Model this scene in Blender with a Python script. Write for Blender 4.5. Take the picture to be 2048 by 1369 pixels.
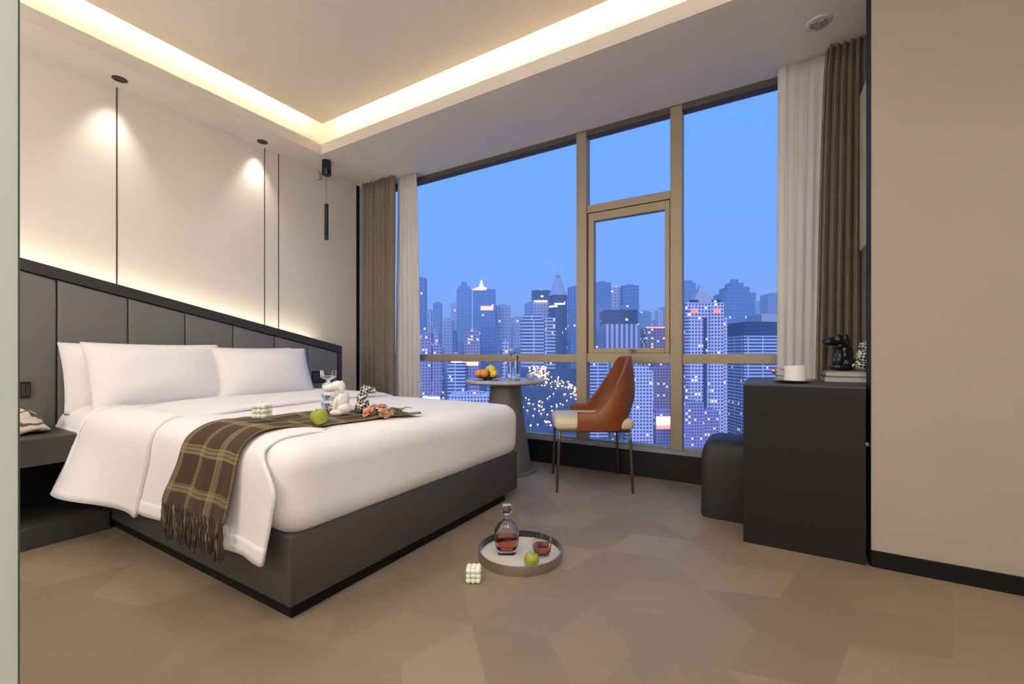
import bpy, bmesh, math, random
from mathutils import Vector, Matrix, noise
R = math.radians
C = bpy.context.scene.collection
for o in list(bpy.data.objects): bpy.data.objects.remove(o)
scn = bpy.context.scene
# ---------------------------------------------------------------- camera
F = 862.0; YAW = R(30.66); CH = 0.9
cam = bpy.data.cameras.new('camera'); co = bpy.data.objects.new('camera', cam); C.objects.link(co)
co.location = (0, 0, CH); co.rotation_euler = (R(90), 0, YAW)
cam.sensor_width = 36; cam.lens = F/2048*36; cam.shift_y = 26.5/2048; cam.clip_start = .02; cam.clip_end = 30000
scn.camera = co
scn.view_settings.view_transform = 'Standard'; scn.view_settings.look = 'None'
scn.view_settings.exposure = 1.0; scn.view_settings.gamma = 1; scn.view_settings.use_curve_mapping = False
# ---------------------------------------------------------------- sky (dusk blue, slightly deeper overhead)
w = bpy.data.worlds.new('world'); scn.world = w; w.use_nodes = True
nt = w.node_tree; nt.nodes.clear()
wo = nt.nodes.new('ShaderNodeOutputWorld'); bg = nt.nodes.new('ShaderNodeBackground')
tc = nt.nodes.new('ShaderNodeTexCoord'); sx = nt.nodes.new('ShaderNodeSeparateXYZ'); cr = nt.nodes.new('ShaderNodeValToRGB')
nt.links.new(tc.outputs['Generated'], sx.inputs[0]); nt.links.new(sx.outputs['Z'], cr.inputs[0])
e = cr.color_ramp.elements
e[0].position = 0.0; e[0].color = (.15, .32, .84, 1); e[1].position = .55; e[1].color = (.145, .385, 1.0, 1)
m_ = e.new(.12); m_.color = (.17, .375, .98, 1)
nt.links.new(cr.outputs[0], bg.inputs[0]); bg.inputs[1].default_value = 0.56
nt.links.new(bg.outputs[0], wo.inputs[0])
# ---------------------------------------------------------------- lights
def area(name, loc, size, sizey, power, col, direction, spread=180):
    l = bpy.data.lights.new(name, 'AREA'); l.shape = 'RECTANGLE'; l.size = size; l.size_y = sizey
    l.energy = power; l.color = col; l.spread = R(spread)
    o = bpy.data.objects.new(name, l); C.objects.link(o); o.location = loc
    o.rotation_euler = Vector(direction).to_track_quat('-Z', 'Y').to_euler()
    return o
def spot(name, loc, power, col, angle, target, blend=.6, r=.02):
    l = bpy.data.lights.new(name, 'SPOT'); l.energy = power; l.color = col; l.spot_size = R(angle); l.spot_blend = blend
    l.shadow_soft_size = r
    o = bpy.data.objects.new(name, l); C.objects.link(o); o.location = loc
    o.rotation_euler = (Vector(target)-Vector(loc)).to_track_quat('-Z', 'Y').to_euler(); return o
WARM = (1, .86, .56); NEUT = (1, .92, .83)
# added fill sun from behind the hotel, brightens city facades and haze only
sun = bpy.data.lights.new('city_fill_sun', 'SUN'); sun.energy = 1.0; sun.color = (.62, .66, 1); sun.angle = R(20)
so = bpy.data.objects.new('city_fill_sun', sun); C.objects.link(so); so.rotation_euler = Vector((-.35, .85, -.33)).to_track_quat('-Z', 'Y').to_euler()
# LED strips in the cove
TX0, TX1, TY0, TY1 = -3.42, .25, -1.1, 2.435
COVE = 1.05
PZ = 2.985     # underside of the floating ceiling panel
for nme, loc, ln, d in (('cove_led_left', (TX0-.015, (TY0+TY1)/2, PZ+.055), TY1-TY0, (-1, 0, -.35)),
                        ('cove_led_window', ((TX0+TX1)/2, TY1+.015, PZ+.055), TX1-TX0, (0, 1, -.35)),
                        ('cove_led_right', (TX1+.015, (TY0+TY1)/2, PZ+.055), TY1-TY0, (1, 0, -.35)),
                        ('cove_led_back', ((TX0+TX1)/2, TY0-.015, PZ+.055), TX1-TX0, (0, -1, -.35))):
    o = area(nme, loc, ln, .02, COVE*ln, WARM, d)
    z = -Vector(d).normalized(); x = Vector((0, 1, 0)) if abs(d[0]) > .5 else Vector((1, 0, 0)); y = z.cross(x)
    o.matrix_world = Matrix.Translation(loc) @ Matrix((x, y, z)).transposed().to_4x4()
SPOTS = [(-3.61, 1.106), (-3.64, 2.04)]
for i, (x, y) in enumerate(SPOTS):
    spot('wall_spot', (x, y, 2.67), 8.5, (1, .91, .82), 66, (-3.82, y-.07, 1.0), 1.0, .04)
# added overhead fill spots without fittings (over bed, foot, window band and entry)
FILL_SPOTS = [(-1.2, .35, PZ, 30), (-2.3, 1.6, PZ, 26), (-.5, 1.5, PZ, 24), (1.2, .8, 2.68, 34), (.9, -.7, 2.68, 20), (-2.4, -.6, PZ, 16)]
FILL_PTS = [(1.5, -.95, 1.55, 31), (-2.5, -1.15, 1.6, 34), (.1, -1.3, 1.8, 27)]   # added soft fill points behind the camera, no lamp bodies
for x, y, z, p in FILL_PTS:
    l = bpy.data.lights.new('rear_fill', 'POINT'); l.energy = p; l.color = (1, .94, .88); l.shadow_soft_size = .3
    o = bpy.data.objects.new('rear_fill', l); C.objects.link(o); o.location = (x, y, z)
for x, y, z, p in FILL_SPOTS:
    spot('overhead_fill', (x, y, z-.02), p, NEUT, 150, (x, y, 0), .9, .12)

# ================================================================ helpers
def tag(o, label=None, cat=None, group=None, kind=None):
    if label: o['label'] = label
    if cat: o['category'] = cat
    if group: o['group'] = group
    if kind: o['kind'] = kind
    return o
def empty(name, loc, rz=0, label=None, cat=None, group=None):
    o = bpy.data.objects.new(name, None); C.objects.link(o); o.location = loc; o.rotation_euler = (0, 0, rz)
    o.empty_display_size = .05
    return tag(o, label, cat, group)
def obj(name, bm, mats, parent=None, smooth=False, loc=None, rot=None):
    me = bpy.data.meshes.new(name)
    bmesh.ops.recalc_face_normals(bm, faces=bm.faces[:])
    bm.to_mesh(me); bm.free()
    for m in (mats if isinstance(mats, (list, tuple)) else [mats]): me.materials.append(m)
    if smooth: me.polygons.foreach_set('use_smooth', [True]*len(me.polygons))
    o = bpy.data.objects.new(name, me); C.objects.link(o)
    if parent: o.parent = parent
    if loc: o.location = loc
    if rot: o.rotation_euler = rot
    return o
def auto(o, a=35):
    me = o.data; me.polygons.foreach_set('use_smooth', [True]*len(me.polygons))
    bm = bmesh.new(); bm.from_mesh(me)
    for ed in bm.edges: ed.smooth = not (len(ed.link_faces) == 2 and ed.calc_face_angle(0) > R(a))
    bm.to_mesh(me); bm.free(); return o
def bx(bm, x0, x1, y0, y1, z0, z1, bev=0, seg=2, mi=0):
    r = bmesh.ops.create_cube(bm, size=1)
    vs = r['verts']
    for v in vs: v.co = Vector(((x0+x1)/2+v.co.x*(x1-x0), (y0+y1)/2+v.co.y*(y1-y0), (z0+z1)/2+v.co.z*(z1-z0)))
    fs = set(f for v in vs for f in v.link_faces)
    for f in fs: f.material_index = mi
    if bev:
        es = list(set(e for v in vs for e in v.link_edges))
        g = bmesh.ops.bevel(bm, geom=es, offset=bev, segments=seg, affect='EDGES', profile=.5)
        for f in g['faces']: f.material_index = mi
    return bm
def box(x0, x1, y0, y1, z0, z1, bev=0, seg=2):
    return bx(bmesh.new(), x0, x1, y0, y1, z0, z1, bev, seg)
def prism(bm, pts, z0, z1, axis='z', mi=0):
    # pts: 2D polygon extruded along axis
    def P(p, h):
        if axis == 'z': return (p[0], p[1], h)
        if axis == 'x': return (h, p[0], p[1])
        return (p[0], h, p[1])
    a = [bm.verts.new(P(p, z0)) for p in pts]; b = [bm.verts.new(P(p, z1)) for p in pts]
    n = len(pts); fs = [bm.faces.new(a), bm.faces.new(b[::-1])]
    for i in range(n): fs.append(bm.faces.new((a[i], a[(i+1) % n], b[(i+1) % n], b[i])))
    for f in fs: f.material_index = mi
    return bm
def lathe(bm, prof, seg=32, c=(0, 0, 0), fn=None, mi=0):
    rings = []
    for r, z in prof:
        if r < 1e-6: rings.append([bm.verts.new((c[0], c[1], c[2]+z))])
        else:
            ring = []
            for k in range(seg):
                a = 2*math.pi*k/seg; s = fn(a, z) if fn else 1
                sx_, sy_ = s if isinstance(s, tuple) else (s, s)
                ring.append(bm.verts.new((c[0]+r*sx_*math.cos(a), c[1]+r*sy_*math.sin(a), c[2]+z)))
            rings.append(ring)
    for A, B in zip(rings, rings[1:]):
        if len(A) == 1 and len(B) == 1: continue
        for k in range(seg):
            k2 = (k+1) % seg
            if len(A) == 1: f = bm.faces.new((A[0], B[k], B[k2]))
            elif len(B) == 1: f = bm.faces.new((A[k], A[k2], B[0]))
            else: f = bm.faces.new((A[k], A[k2], B[k2], B[k]))
            f.material_index = mi
    return bm
def tube(bm, pts, r, seg=8, mi=0):
    pts = [Vector(p) for p in pts]; n = len(pts); rings = []
    rr = r if isinstance(r, (list, tuple)) else [r]*n
    for i, p in enumerate(pts):
        t = (pts[min(i+1, n-1)]-pts[max(i-1, 0)]).normalized()
        u = t.cross(Vector((0, 0, 1)));
        if u.length < .05: u = t.cross(Vector((0, 1, 0)))
        u.normalize(); v = t.cross(u)
        rings.append([bm.verts.new(p+rr[i]*(math.cos(2*math.pi*k/seg)*u+math.sin(2*math.pi*k/seg)*v)) for k in range(seg)])
    for A, B in zip(rings, rings[1:]):
        for k in range(seg):
            f = bm.faces.new((A[k], A[(k+1) % seg], B[(k+1) % seg], B[k])); f.material_index = mi
    for q in (rings[0][::-1], rings[-1]):
        f = bm.faces.new(q); f.material_index = mi
    return bm
def ell(bm, c, s, rot=None, u=20, v=12, mi=0):
    r = bmesh.ops.create_uvsphere(bm, u_segments=u, v_segments=v, radius=1)
    M = Matrix.Translation(c) @ (rot.to_matrix().to_4x4() if rot else Matrix()) @ Matrix.Diagonal((s[0], s[1], s[2], 1))
    for x in r['verts']: x.co = M @ x.co
    for f in set(f for x in r['verts'] for f in x.link_faces): f.material_index = mi
    return bm
def rsub(c, h, r, cuts=14, fn=None):
    bm = bmesh.new(); bmesh.ops.create_cube(bm, size=2)
    bmesh.ops.subdivide_edges(bm, edges=bm.edges[:], cuts=cuts, use_grid_fill=True)
    h = Vector(h)
    for v in bm.verts:
        # concentrate samples toward edges
        p = Vector([math.copysign(1-(1-abs(a))**1.35, a) for a in v.co]); s = p.copy()
        P = Vector((p.x*h.x, p.y*h.y, p.z*h.z))
        rr = min(r, h.x, h.y, h.z)
        q = Vector([max(-(hh-rr), min(hh-rr, a)) for a, hh in zip(P, h)])
        d = P-q
        if d.length > 1e-6: P = q+d.normalized()*rr*min(1, max(abs(d.x), abs(d.y), abs(d.z))/rr)
        v.co = P+Vector(c)
        if fn: v.co = fn(v.co, s)
    return bm
def grid(bm, nu, nv, fn, mi=0, uvfn=None):
    vs = [[bm.verts.new(fn(i/(nu-1), j/(nv-1))) for j in range(nv)] for i in range(nu)]
    uvl = bm.loops.layers.uv.verify() if uvfn else None
    for i in range(nu-1):
        for j in range(nv-1):
            f = bm.faces.new((vs[i][j], vs[i+1][j], vs[i+1][j+1], vs[i][j+1])); f.material_index = mi
            if uvfn:
                for l, (a, b) in zip(f.loops, ((i, j), (i+1, j), (i+1, j+1), (i, j+1))): l[uvl].uv = uvfn(a/(nu-1), b/(nv-1))
    return bm
def solid(o, t, off=0):
    m = o.modifiers.new('thickness', 'SOLIDIFY'); m.thickness = t; m.offset = off; return o
def smooth_path(pts, n):
    # catmull-rom through pts, arc-length resampled to n samples
    P = [Vector(p) for p in pts]; P = [2*P[0]-P[1]]+P+[2*P[-1]-P[-2]]; out = []
    for i in range(1, len(P)-2):
        for k in range(12):
            t = k/12; a, b, c_, d = P[i-1:i+3]
            out.append(.5*((2*b)+(c_-a)*t+(2*a-5*b+4*c_-d)*t*t+(3*b-a-3*c_+d)*t**3))
    out.append(P[-2]); L = [0]
    for a, b in zip(out, out[1:]): L.append(L[-1]+(b-a).length)
    res = []; j = 0
    for k in range(n):
        s = L[-1]*k/(n-1)
        while j < len(L)-2 and L[j+1] < s: j += 1
        res.append(out[j].lerp(out[j+1], (s-L[j])/max(1e-9, L[j+1]-L[j])))
    return res
def copy_tree(o, parent=None):
    c = o.copy(); C.objects.link(c)
    if parent: c.parent = parent
    for ch in list(o.children): copy_tree(ch, c)
    return c
def setloc(o, loc, rz=None):
    o.location = loc
    if rz is not None: o.rotation_euler = (0, 0, rz)
    return o

# ================================================================ materials
def mat(name, col, rough=.5, metal=0, nscale=0, namt=0, bump=0, bscale=200, **kw):
    m = bpy.data.materials.new(name); m.use_nodes = True; n = m.node_tree; p = n.nodes['Principled BSDF']
    p.inputs['Base Color'].default_value = (*col, 1); p.inputs['Roughness'].default_value = rough; p.inputs['Metallic'].default_value = metal
    for k, v in kw.items(): p.inputs[k.replace('_', ' ')].default_value = v
    tcn = n.nodes.new('ShaderNodeTexCoord')
    t = n.nodes.new('ShaderNodeTexNoise'); t.inputs['Scale'].default_value = nscale or 6; t.inputs['Detail'].default_value = 4
    n.links.new(tcn.outputs['Object'], t.inputs['Vector'])
    mx = n.nodes.new('ShaderNodeMix'); mx.data_type = 'RGBA'
    mx.inputs[6].default_value = (*[c*(1-(namt or .03)) for c in col], 1); mx.inputs[7].default_value = (*[min(1, c*(1+(namt or .03))) for c in col], 1)
    n.links.new(t.outputs['Fac'], mx.inputs[0]); n.links.new(mx.outputs[2], p.inputs['Base Color'])
    if bump:
        t2 = n.nodes.new('ShaderNodeTexNoise'); t2.inputs['Scale'].default_value = bscale; n.links.new(tcn.outputs['Object'], t2.inputs['Vector'])
        b = n.nodes.new('ShaderNodeBump'); b.inputs['Strength'].default_value = bump; b.inputs['Distance'].default_value = .002
        n.links.new(t2.outputs['Fac'], b.inputs['Height']); n.links.new(b.outputs[0], p.inputs['Normal'])
    return m
def emis(name, col, s):
    m = mat(name, col, .5); p = m.node_tree.nodes['Principled BSDF']
    p.inputs['Emission Color'].default_value = (*col, 1); p.inputs['Emission Strength'].default_value = s; return m
M = {}
M['wall'] = mat('wallcovering', (.81, .755, .685), .75, nscale=3, bump=.15, bscale=90)
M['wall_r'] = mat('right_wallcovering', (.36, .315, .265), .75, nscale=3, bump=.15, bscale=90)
M['ceil'] = mat('ceiling_paint', (.83, .765, .69), .9)
M['soffit'] = mat('soffit_paint', (.80, .74, .68), .9)
M['seam'] = mat('wall_seam_metal', (.10, .08, .06), .4, .5)
M['black'] = mat('black_trim', (.004, .004, .005), .6, Specular_IOR_Level=.25)
M['blackwall'] = mat('black_sill_cladding', (.010, .010, .013), .3)
M['frame'] = mat('bronze_window_frame', (.36, .30, .22), .5, .25, nscale=4)
M['head_frame'] = mat('dark_head_beam', (.10, .08, .07), .5)
M['ledge'] = mat('sill_stone', (.27, .27, .32), .5)
M['drape'] = mat('taupe_drape', (.25, .205, .16), .95, nscale=14, namt=.15, bump=.4, bscale=300)
M['hb_frame'] = mat('headboard_frame', (.040, .036, .034), .45)
M['hb_panel'] = mat('headboard_leather', (.165, .162, .155), .55, nscale=8, bump=.2, bscale=400)
M['bed_base'] = mat('bed_base_leather', (.062, .055, .050), .6, bump=.2, bscale=400)
M['nstand'] = mat('nightstand_laminate', (.048, .046, .044), .5)
M['desk'] = mat('desk_laminate', (.009, .008, .008), .6, Specular_IOR_Level=.35)
M['pouf'] = mat('ottoman_leather', (.022, .022, .021), .6)
M['linen'] = mat('white_linen', (.80, .78, .79), .85, nscale=5, namt=.01, bump=.12, bscale=60)
M['pillow'] = mat('white_pillowcase', (.80, .77, .77), .85, nscale=5, namt=.01, bump=.12, bscale=60)
M['leather'] = mat('cognac_leather', (.235, .066, .019), .42, nscale=12, namt=.12, bump=.2, bscale=300)
M['cream'] = mat('cream_leather', (.66, .56, .38), .5)
M['legmetal'] = mat('bronze_leg_metal', (.17, .14, .125), .35, .7)
M['tabletop'] = mat('grey_stone_top', (.52, .49, .48), .3, nscale=10, namt=.1)
M['pedestal'] = mat('taupe_pedestal', (.15, .13, .115), .45)
M['whitecer'] = mat('white_ceramic', (.82, .80, .77), .25)
M['blackcer'] = mat('black_ceramic', (.012, .012, .013), .18)
M['wax'] = mat('ivory_wax', (.82, .80, .70), .45, Subsurface_Weight=.2)
M['steel'] = mat('brushed_steel', (.50, .45, .40), .28, .95)
M['traybase'] = mat('white_tray_floor', (.62, .58, .52), .35)
M['traywall'] = mat('dark_tray_wall', (.06, .055, .07), .15, .6)
M['rose'] = mat('peach_rose_petals', (.75, .36, .24), .7, nscale=40, namt=.3)
M['rosewhite'] = mat('white_rose_petals', (.80, .78, .74), .7)
M['leafg'] = mat('green_leaf', (.10, .20, .05), .5, nscale=40, namt=.3)
M['apple'] = mat('green_apple_skin', (.32, .37, .03), .38, nscale=18, namt=.3)
M['stem'] = mat('brown_stem', (.10, .06, .02), .7)
M['orange'] = mat('orange_peel', (.85, .30, .02), .45, bump=.4, bscale=250)
M['lemon'] = mat('lemon_peel', (.82, .62, .06), .4, bump=.4, bscale=250)
M['pear'] = mat('green_pear_skin', (.50, .58, .10), .4, nscale=30, namt=.2)
M['plate'] = mat('black_plate', (.02, .016, .014), .2)
M['downtrim'] = mat('downlight_trim', (.05, .04, .03), .3, .5)
M['downwhite'] = mat('white_downlight_trim', (.7, .66, .62), .4)
M['lamplens'] = emis('lamp_lens', (1, .93, .8), .25)
M['gold'] = mat('pale_gold_panel', (.62, .55, .36), .4, .3)
M['paper'] = mat('book_pages', (.62, .61, .57), .8, nscale=60, namt=.15)
M['cover'] = mat('grey_book_cover', (.22, .22, .21), .6)
M['spine'] = mat('dark_book_line', (.08, .08, .08), .6)
M['seal'] = mat('glass_edge_seal', (.05, .07, .055), .4)
M['plastic'] = mat('white_plastic', (.55, .50, .46), .5)
M['frost'] = mat('frosted_glass', (.50, .565, .52), .4)
def glass(name, col=(1, 1, 1), rough=0, ior=1.45):
    m = mat(name, col, rough, 0); p = m.node_tree.nodes['Principled BSDF']
    p.inputs['Transmission Weight'].default_value = 1; p.inputs['IOR'].default_value = ior; return m
M['glass'] = glass('clear_glass', (.96, .97, .97))
M['whisky'] = glass('amber_spirit', (.55, .10, .015), 0, 1.33)
def pane_mat():
    m = bpy.data.materials.new('window_glass'); m.use_nodes = True; n = m.node_tree; n.nodes.clear()
    o = n.nodes.new('ShaderNodeOutputMaterial'); t = n.nodes.new('ShaderNodeBsdfTransparent'); g = n.nodes.new('ShaderNodeBsdfGlossy')
    g.inputs['Roughness'].default_value = .02; t.inputs[0].default_value = (.97, .985, 1, 1)
    fr = n.nodes.new('ShaderNodeFresnel'); fr.inputs[0].default_value = 1.08; mx = n.nodes.new('ShaderNodeMixShader')
    n.links.new(fr.outputs[0], mx.inputs[0]); n.links.new(t.outputs[0], mx.inputs[1]); n.links.new(g.outputs[0], mx.inputs[2]); n.links.new(mx.outputs[0], o.inputs[0])
    return m
M['pane'] = pane_mat()
def sheer_mat():
    m = bpy.data.materials.new('sheer_voile'); m.use_nodes = True; n = m.node_tree; n.nodes.clear()
    o = n.nodes.new('ShaderNodeOutputMaterial'); d = n.nodes.new('ShaderNodeBsdfDiffuse'); t = n.nodes.new('ShaderNodeBsdfTranslucent'); tr = n.nodes.new('ShaderNodeBsdfTransparent')
    d.inputs[0].default_value = (.80, .78, .77, 1); t.inputs[0].default_value = (.62, .6, .58, 1)
    a = n.nodes.new('ShaderNodeMixShader'); a.inputs[0].default_value = .18; b = n.nodes.new('ShaderNodeMixShader'); b.inputs[0].default_value = .05
    n.links.new(d.outputs[0], a.inputs[1]); n.links.new(t.outputs[0], a.inputs[2]); n.links.new(a.outputs[0], b.inputs[1]); n.links.new(tr.outputs[0], b.inputs[2]); n.links.new(b.outputs[0], o.inputs[0])
    return m
M['sheer'] = sheer_mat()
class NT:                                   # tiny node-graph helper
    def __init__(s, name):
        s.m = bpy.data.materials.new(name); s.m.use_nodes = True; s.n = s.m.node_tree; s.p = s.n.nodes['Principled BSDF']
    def math(s, op, a, b=None, c=None):
        q = s.n.nodes.new('ShaderNodeMath'); q.operation = op
        for i, v in enumerate((a, b, c)):
            if v is None: continue
            if isinstance(v, (int, float)): q.inputs[i].default_value = v
            else: s.n.links.new(v, q.inputs[i])
        return q.outputs[0]
    def mix(s, f, a, b):
        q = s.n.nodes.new('ShaderNodeMix'); q.data_type = 'RGBA'
        for i, v in ((0, f), (6, a), (7, b)):
            if isinstance(v, (int, float)): q.inputs[i].default_value = v
            elif isinstance(v, tuple): q.inputs[i].default_value = (*v, 1)
            else: s.n.links.new(v, q.inputs[i])
        return q.outputs[2]
    def node(s, t): return s.n.nodes.new(t)
    def link(s, a, b): s.n.links.new(a, b)
def floor_mat():
    g = NT('parquet_oak'); uv = g.node('ShaderNodeUVMap'); at = g.node('ShaderNodeAttribute'); at.attribute_name = 'tone'
    mp = g.node('ShaderNodeMapping'); mp.inputs['Scale'].default_value = (6, 160, 1); g.link(uv.outputs[0], mp.inputs[0])
    n1 = g.node('ShaderNodeTexNoise'); n1.inputs['Scale'].default_value = 1; n1.inputs['Detail'].default_value = 3; g.link(mp.outputs[0], n1.inputs['Vector'])
    n2 = g.node('ShaderNodeTexNoise'); n2.inputs['Scale'].default_value = 9; g.link(uv.outputs[0], n2.inputs['Vector'])
    f = g.math('ADD', g.math('MULTIPLY', at.outputs['Fac'], .8), g.math('MULTIPLY', g.math('SUBTRACT', n1.outputs['Fac'], .5), .5))
    f = g.math('ADD', f, g.math('MULTIPLY', g.math('SUBTRACT', n2.outputs['Fac'], .5), .3))
    c = g.mix(f, (.205, .155, .104), (.285, .215, .146)); g.link(c, g.p.inputs['Base Color']); g.p.inputs['Roughness'].default_value = .5
    return g.m
M['floor'] = floor_mat()
def plaid_mat():
    g = NT('brown_plaid_wool'); uv = g.node('ShaderNodeUVMap'); s = g.node('ShaderNodeSeparateXYZ'); g.link(uv.outputs[0], s.inputs[0])
    def band(src, period, wdt, off=0):      # 1 inside band
        f = g.math('FRACT', g.math('ADD', g.math('DIVIDE', src, period), off))
        return g.math('LESS_THAN', g.math('ABSOLUTE', g.math('SUBTRACT', f, .5)), wdt)
    nz = g.node('ShaderNodeTexNoise'); nz.inputs['Scale'].default_value = 260; g.link(uv.outputs[0], nz.inputs['Vector'])
    a = band(s.outputs[0], .135, .13); b = band(s.outputs[1], .17, .12, .2)
    a2 = g.math('MULTIPLY', a, band(s.outputs[0], .0145, .30)); b2 = g.math('MULTIPLY', b, band(s.outputs[1], .0165, .30))
    base = g.mix(nz.outputs['Fac'], (.028, .016, .010), (.10, .062, .034))
    c = g.mix(g.math('MULTIPLY', a, .30), base, (.24, .17, .09)); c = g.mix(g.math('MULTIPLY', b, .30), c, (.26, .19, .09))
    c = g.mix(g.math('MULTIPLY', g.math('ADD', a2, b2), .28), c, (.42, .34, .18))
    g.link(c, g.p.inputs['Base Color']); g.p.inputs['Roughness'].default_value = .95
    bp = g.node('ShaderNodeBump'); bp.inputs['Strength'].default_value = .5; bp.inputs['Distance'].default_value = .003; g.link(nz.outputs['Fac'], bp.inputs['Height']); g.link(bp.outputs[0], g.p.inputs['Normal'])
    return g.m
M['plaid'] = plaid_mat()
M['yarn_d'] = mat('dark_brown_yarn', (.075, .045, .032), .95, nscale=60, namt=.3)
M['yarn_l'] = mat('tan_yarn', (.20, .15, .07), .95, nscale=60, namt=.3)
def checker_mat():
    g = NT('black_white_check'); t = g.node('ShaderNodeTexCoord'); c = g.node('ShaderNodeTexChecker'); c.inputs['Scale'].default_value = 90
    c.inputs[1].default_value = (.75, .73, .68, 1); c.inputs[2].default_value = (.015, .015, .02, 1)
    mp = g.node('ShaderNodeMapping'); mp.inputs['Rotation'].default_value = (.3, .5, .6); g.link(t.outputs['Object'], mp.inputs[0]); g.link(mp.outputs[0], c.inputs[0])
    g.link(c.outputs[0], g.p.inputs['Base Color']); g.p.inputs['Roughness'].default_value = .3; return g.m
M['check'] = checker_mat()
def marble_mat():
    g = NT('marbled_cloth'); t = g.node('ShaderNodeTexCoord'); wv = g.node('ShaderNodeTexWave'); wv.inputs['Scale'].default_value = 9; wv.inputs['Distortion'].default_value = 9; wv.inputs['Detail'].default_value = 1.5; wv.inputs['Detail Scale'].default_value = 1.4
    g.link(t.outputs['Object'], wv.inputs[0]); r = g.node('ShaderNodeValToRGB'); r.color_ramp.elements[0].color = (.10, .06, .045, 1); r.color_ramp.elements[1].color = (.62, .54, .46, 1); r.color_ramp.elements[0].position = .25; r.color_ramp.elements[1].position = .5
    g.link(wv.outputs['Fac'], r.inputs[0]); g.link(r.outputs[0], g.p.inputs['Base Color']); g.p.inputs['Roughness'].default_value = .6; return g.m
M['marble'] = marble_mat()

# ================================================================ room shell
WX = -3.73; SZ = 2.69; CZ = 3.12; WY = 3.24; RY = 2.37; AX = .49
def struct(name, bm, m, parent=None, smooth=False):
    o = obj(name, bm, m, parent, smooth)
    if not parent: o['kind'] = 'structure'
    return o
# floor: rhombus parquet, grain runs along each rhombus
bm = bmesh.new(); uvl = bm.loops.layers.uv.verify(); tl = bm.loops.layers.color.new('tone'); random.seed(5)
S = .26; a1 = Vector((S, 0)); dirs = [Vector((math.cos(R(d)), math.sin(R(d)))) for d in (15, 135, 255)]
hexw = math.sqrt(3)*S
ux = Vector((math.cos(R(45)), math.sin(R(45))))*hexw; uy = Vector((math.cos(R(105)), math.sin(R(105))))*hexw
for i in range(-30, 30):
    for j in range(-30, 30):
        c = ux*i+uy*j
        if not (-4.1 < c.x+1 < 3.6+1 and -2 < c.y < 3.7): continue
        for k in range(3):
            A = dirs[k]*S; B = dirs[(k+1) % 3]*S
            q = [c, c+A, c+A+B, c+B]; f = bm.faces.new([bm.verts.new((p.x, p.y, 0)) for p in q])
            ton = random.random(); o2 = Vector((random.random()*20, random.random()*20))
            ax = (A if random.random() < .85 else B).normalized(); ay = Vector((-ax.y, ax.x))
            for l, p in zip(f.loops, q):
                l[uvl].uv = (p.dot(ax)+o2.x, p.dot(ay)+o2.y); l[tl] = (ton, ton, ton, 1)
bmesh.ops.remove_doubles(bm, verts=bm.verts[:], dist=.001)
struct('floor', bm, M['floor'])
# ceiling: tray + soffit ring + cove lips
bm = bmesh.new(); d = .15; XR, YB, YF = 2.5, -1.7, 3.42
bx(bm, TX0-d-.01, TX1+d+.01, TY0-d-.01, TY1+d+.01, CZ, CZ+.1)
bx(bm, TX0-.03, TX1+.03, TY0-.03, TY1+.03, PZ, PZ+.02)
ceil = struct('ceiling', bm, M['ceil'])
bm = bmesh.new()
bx(bm, WX-.15, TX0-d, YB-.1, YF, SZ, CZ+.1); bx(bm, TX1+d, XR+.1, YB-.1, YF, SZ, CZ+.1)
bx(bm, TX0-d, TX1+d, TY1+d, YF, SZ, CZ+.1); bx(bm, TX0-d, TX1+d, YB-.1, TY0-d, SZ, CZ+.1)
def ring(bm, x0, x1, y0, y1, wd, z0, z1):   # square ring around the opening
    def q(e): return [(x0-e, y0-e), (x1+e, y0-e), (x1+e, y1+e), (x0-e, y1+e)]
    I, O = q(0), q(wd)
    v = {(k, z): [bm.verts.new((*p, z)) for p in (I if k == 0 else O)] for k in (0, 1) for z in (z0, z1)}
    for a in range(4):
        b = (a+1) % 4
        for A, B in (((0, z0), (0, z1)), ((0, z1), (1, z1)), ((1, z1), (1, z0)), ((1, z0), (0, z0))):
            bm.faces.new((v[A][a], v[A][b], v[B][b], v[B][a]))
L = .014; H = SZ+.09
ring(bm, TX0, TX1, TY0, TY1, d, SZ, SZ+.012)
struct('trim_1', bm, M['soffit'])
bm = bmesh.new(); ring(bm, TX0, TX1, TY0, TY1, L, SZ+.0125, H); struct('trim_8', bm, M['soffit'])
struct('wall_left', box(WX-.12, WX, YB, YF, 0, SZ), M['wall'])
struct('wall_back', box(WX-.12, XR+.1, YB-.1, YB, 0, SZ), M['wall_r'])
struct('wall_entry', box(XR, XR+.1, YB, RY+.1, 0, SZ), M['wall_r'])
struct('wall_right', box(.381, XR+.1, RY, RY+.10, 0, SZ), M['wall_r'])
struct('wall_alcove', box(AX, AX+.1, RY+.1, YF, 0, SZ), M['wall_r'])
struct('baseboard_right', box(.381, XR, RY-.014, RY, 0, .067), M['black'])
struct('trim_2', box(.3785, .3808, RY-.003, RY+.088, 0, SZ), M['black'])
for k, (y, wd, m) in enumerate(((.0, .006, 'seam'), (0, 0, 0))):
    pass
def wy(px, X):                    # where the plane X is met by the sight line through column px
    u = (px-1024)/F; dx = -math.sin(YAW)+math.cos(YAW)*u; dy = math.cos(YAW)+math.sin(YAW)*u
    return X/dx*dy
for k, (px, wd) in enumerate(((233.5, .008), (529, .007), (557, .008))):
    y = wy(px, WX); struct('trim_%d' % (3+k), box(WX-.001, WX+.002, y-wd/2, y+wd/2, .3, SZ-.005), M['seam'])
y = wy(715, WX)
struct('trim_6', box(WX-.001, WX+.012, y-.016, y+.016, 0, SZ), M['black'])
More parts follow.
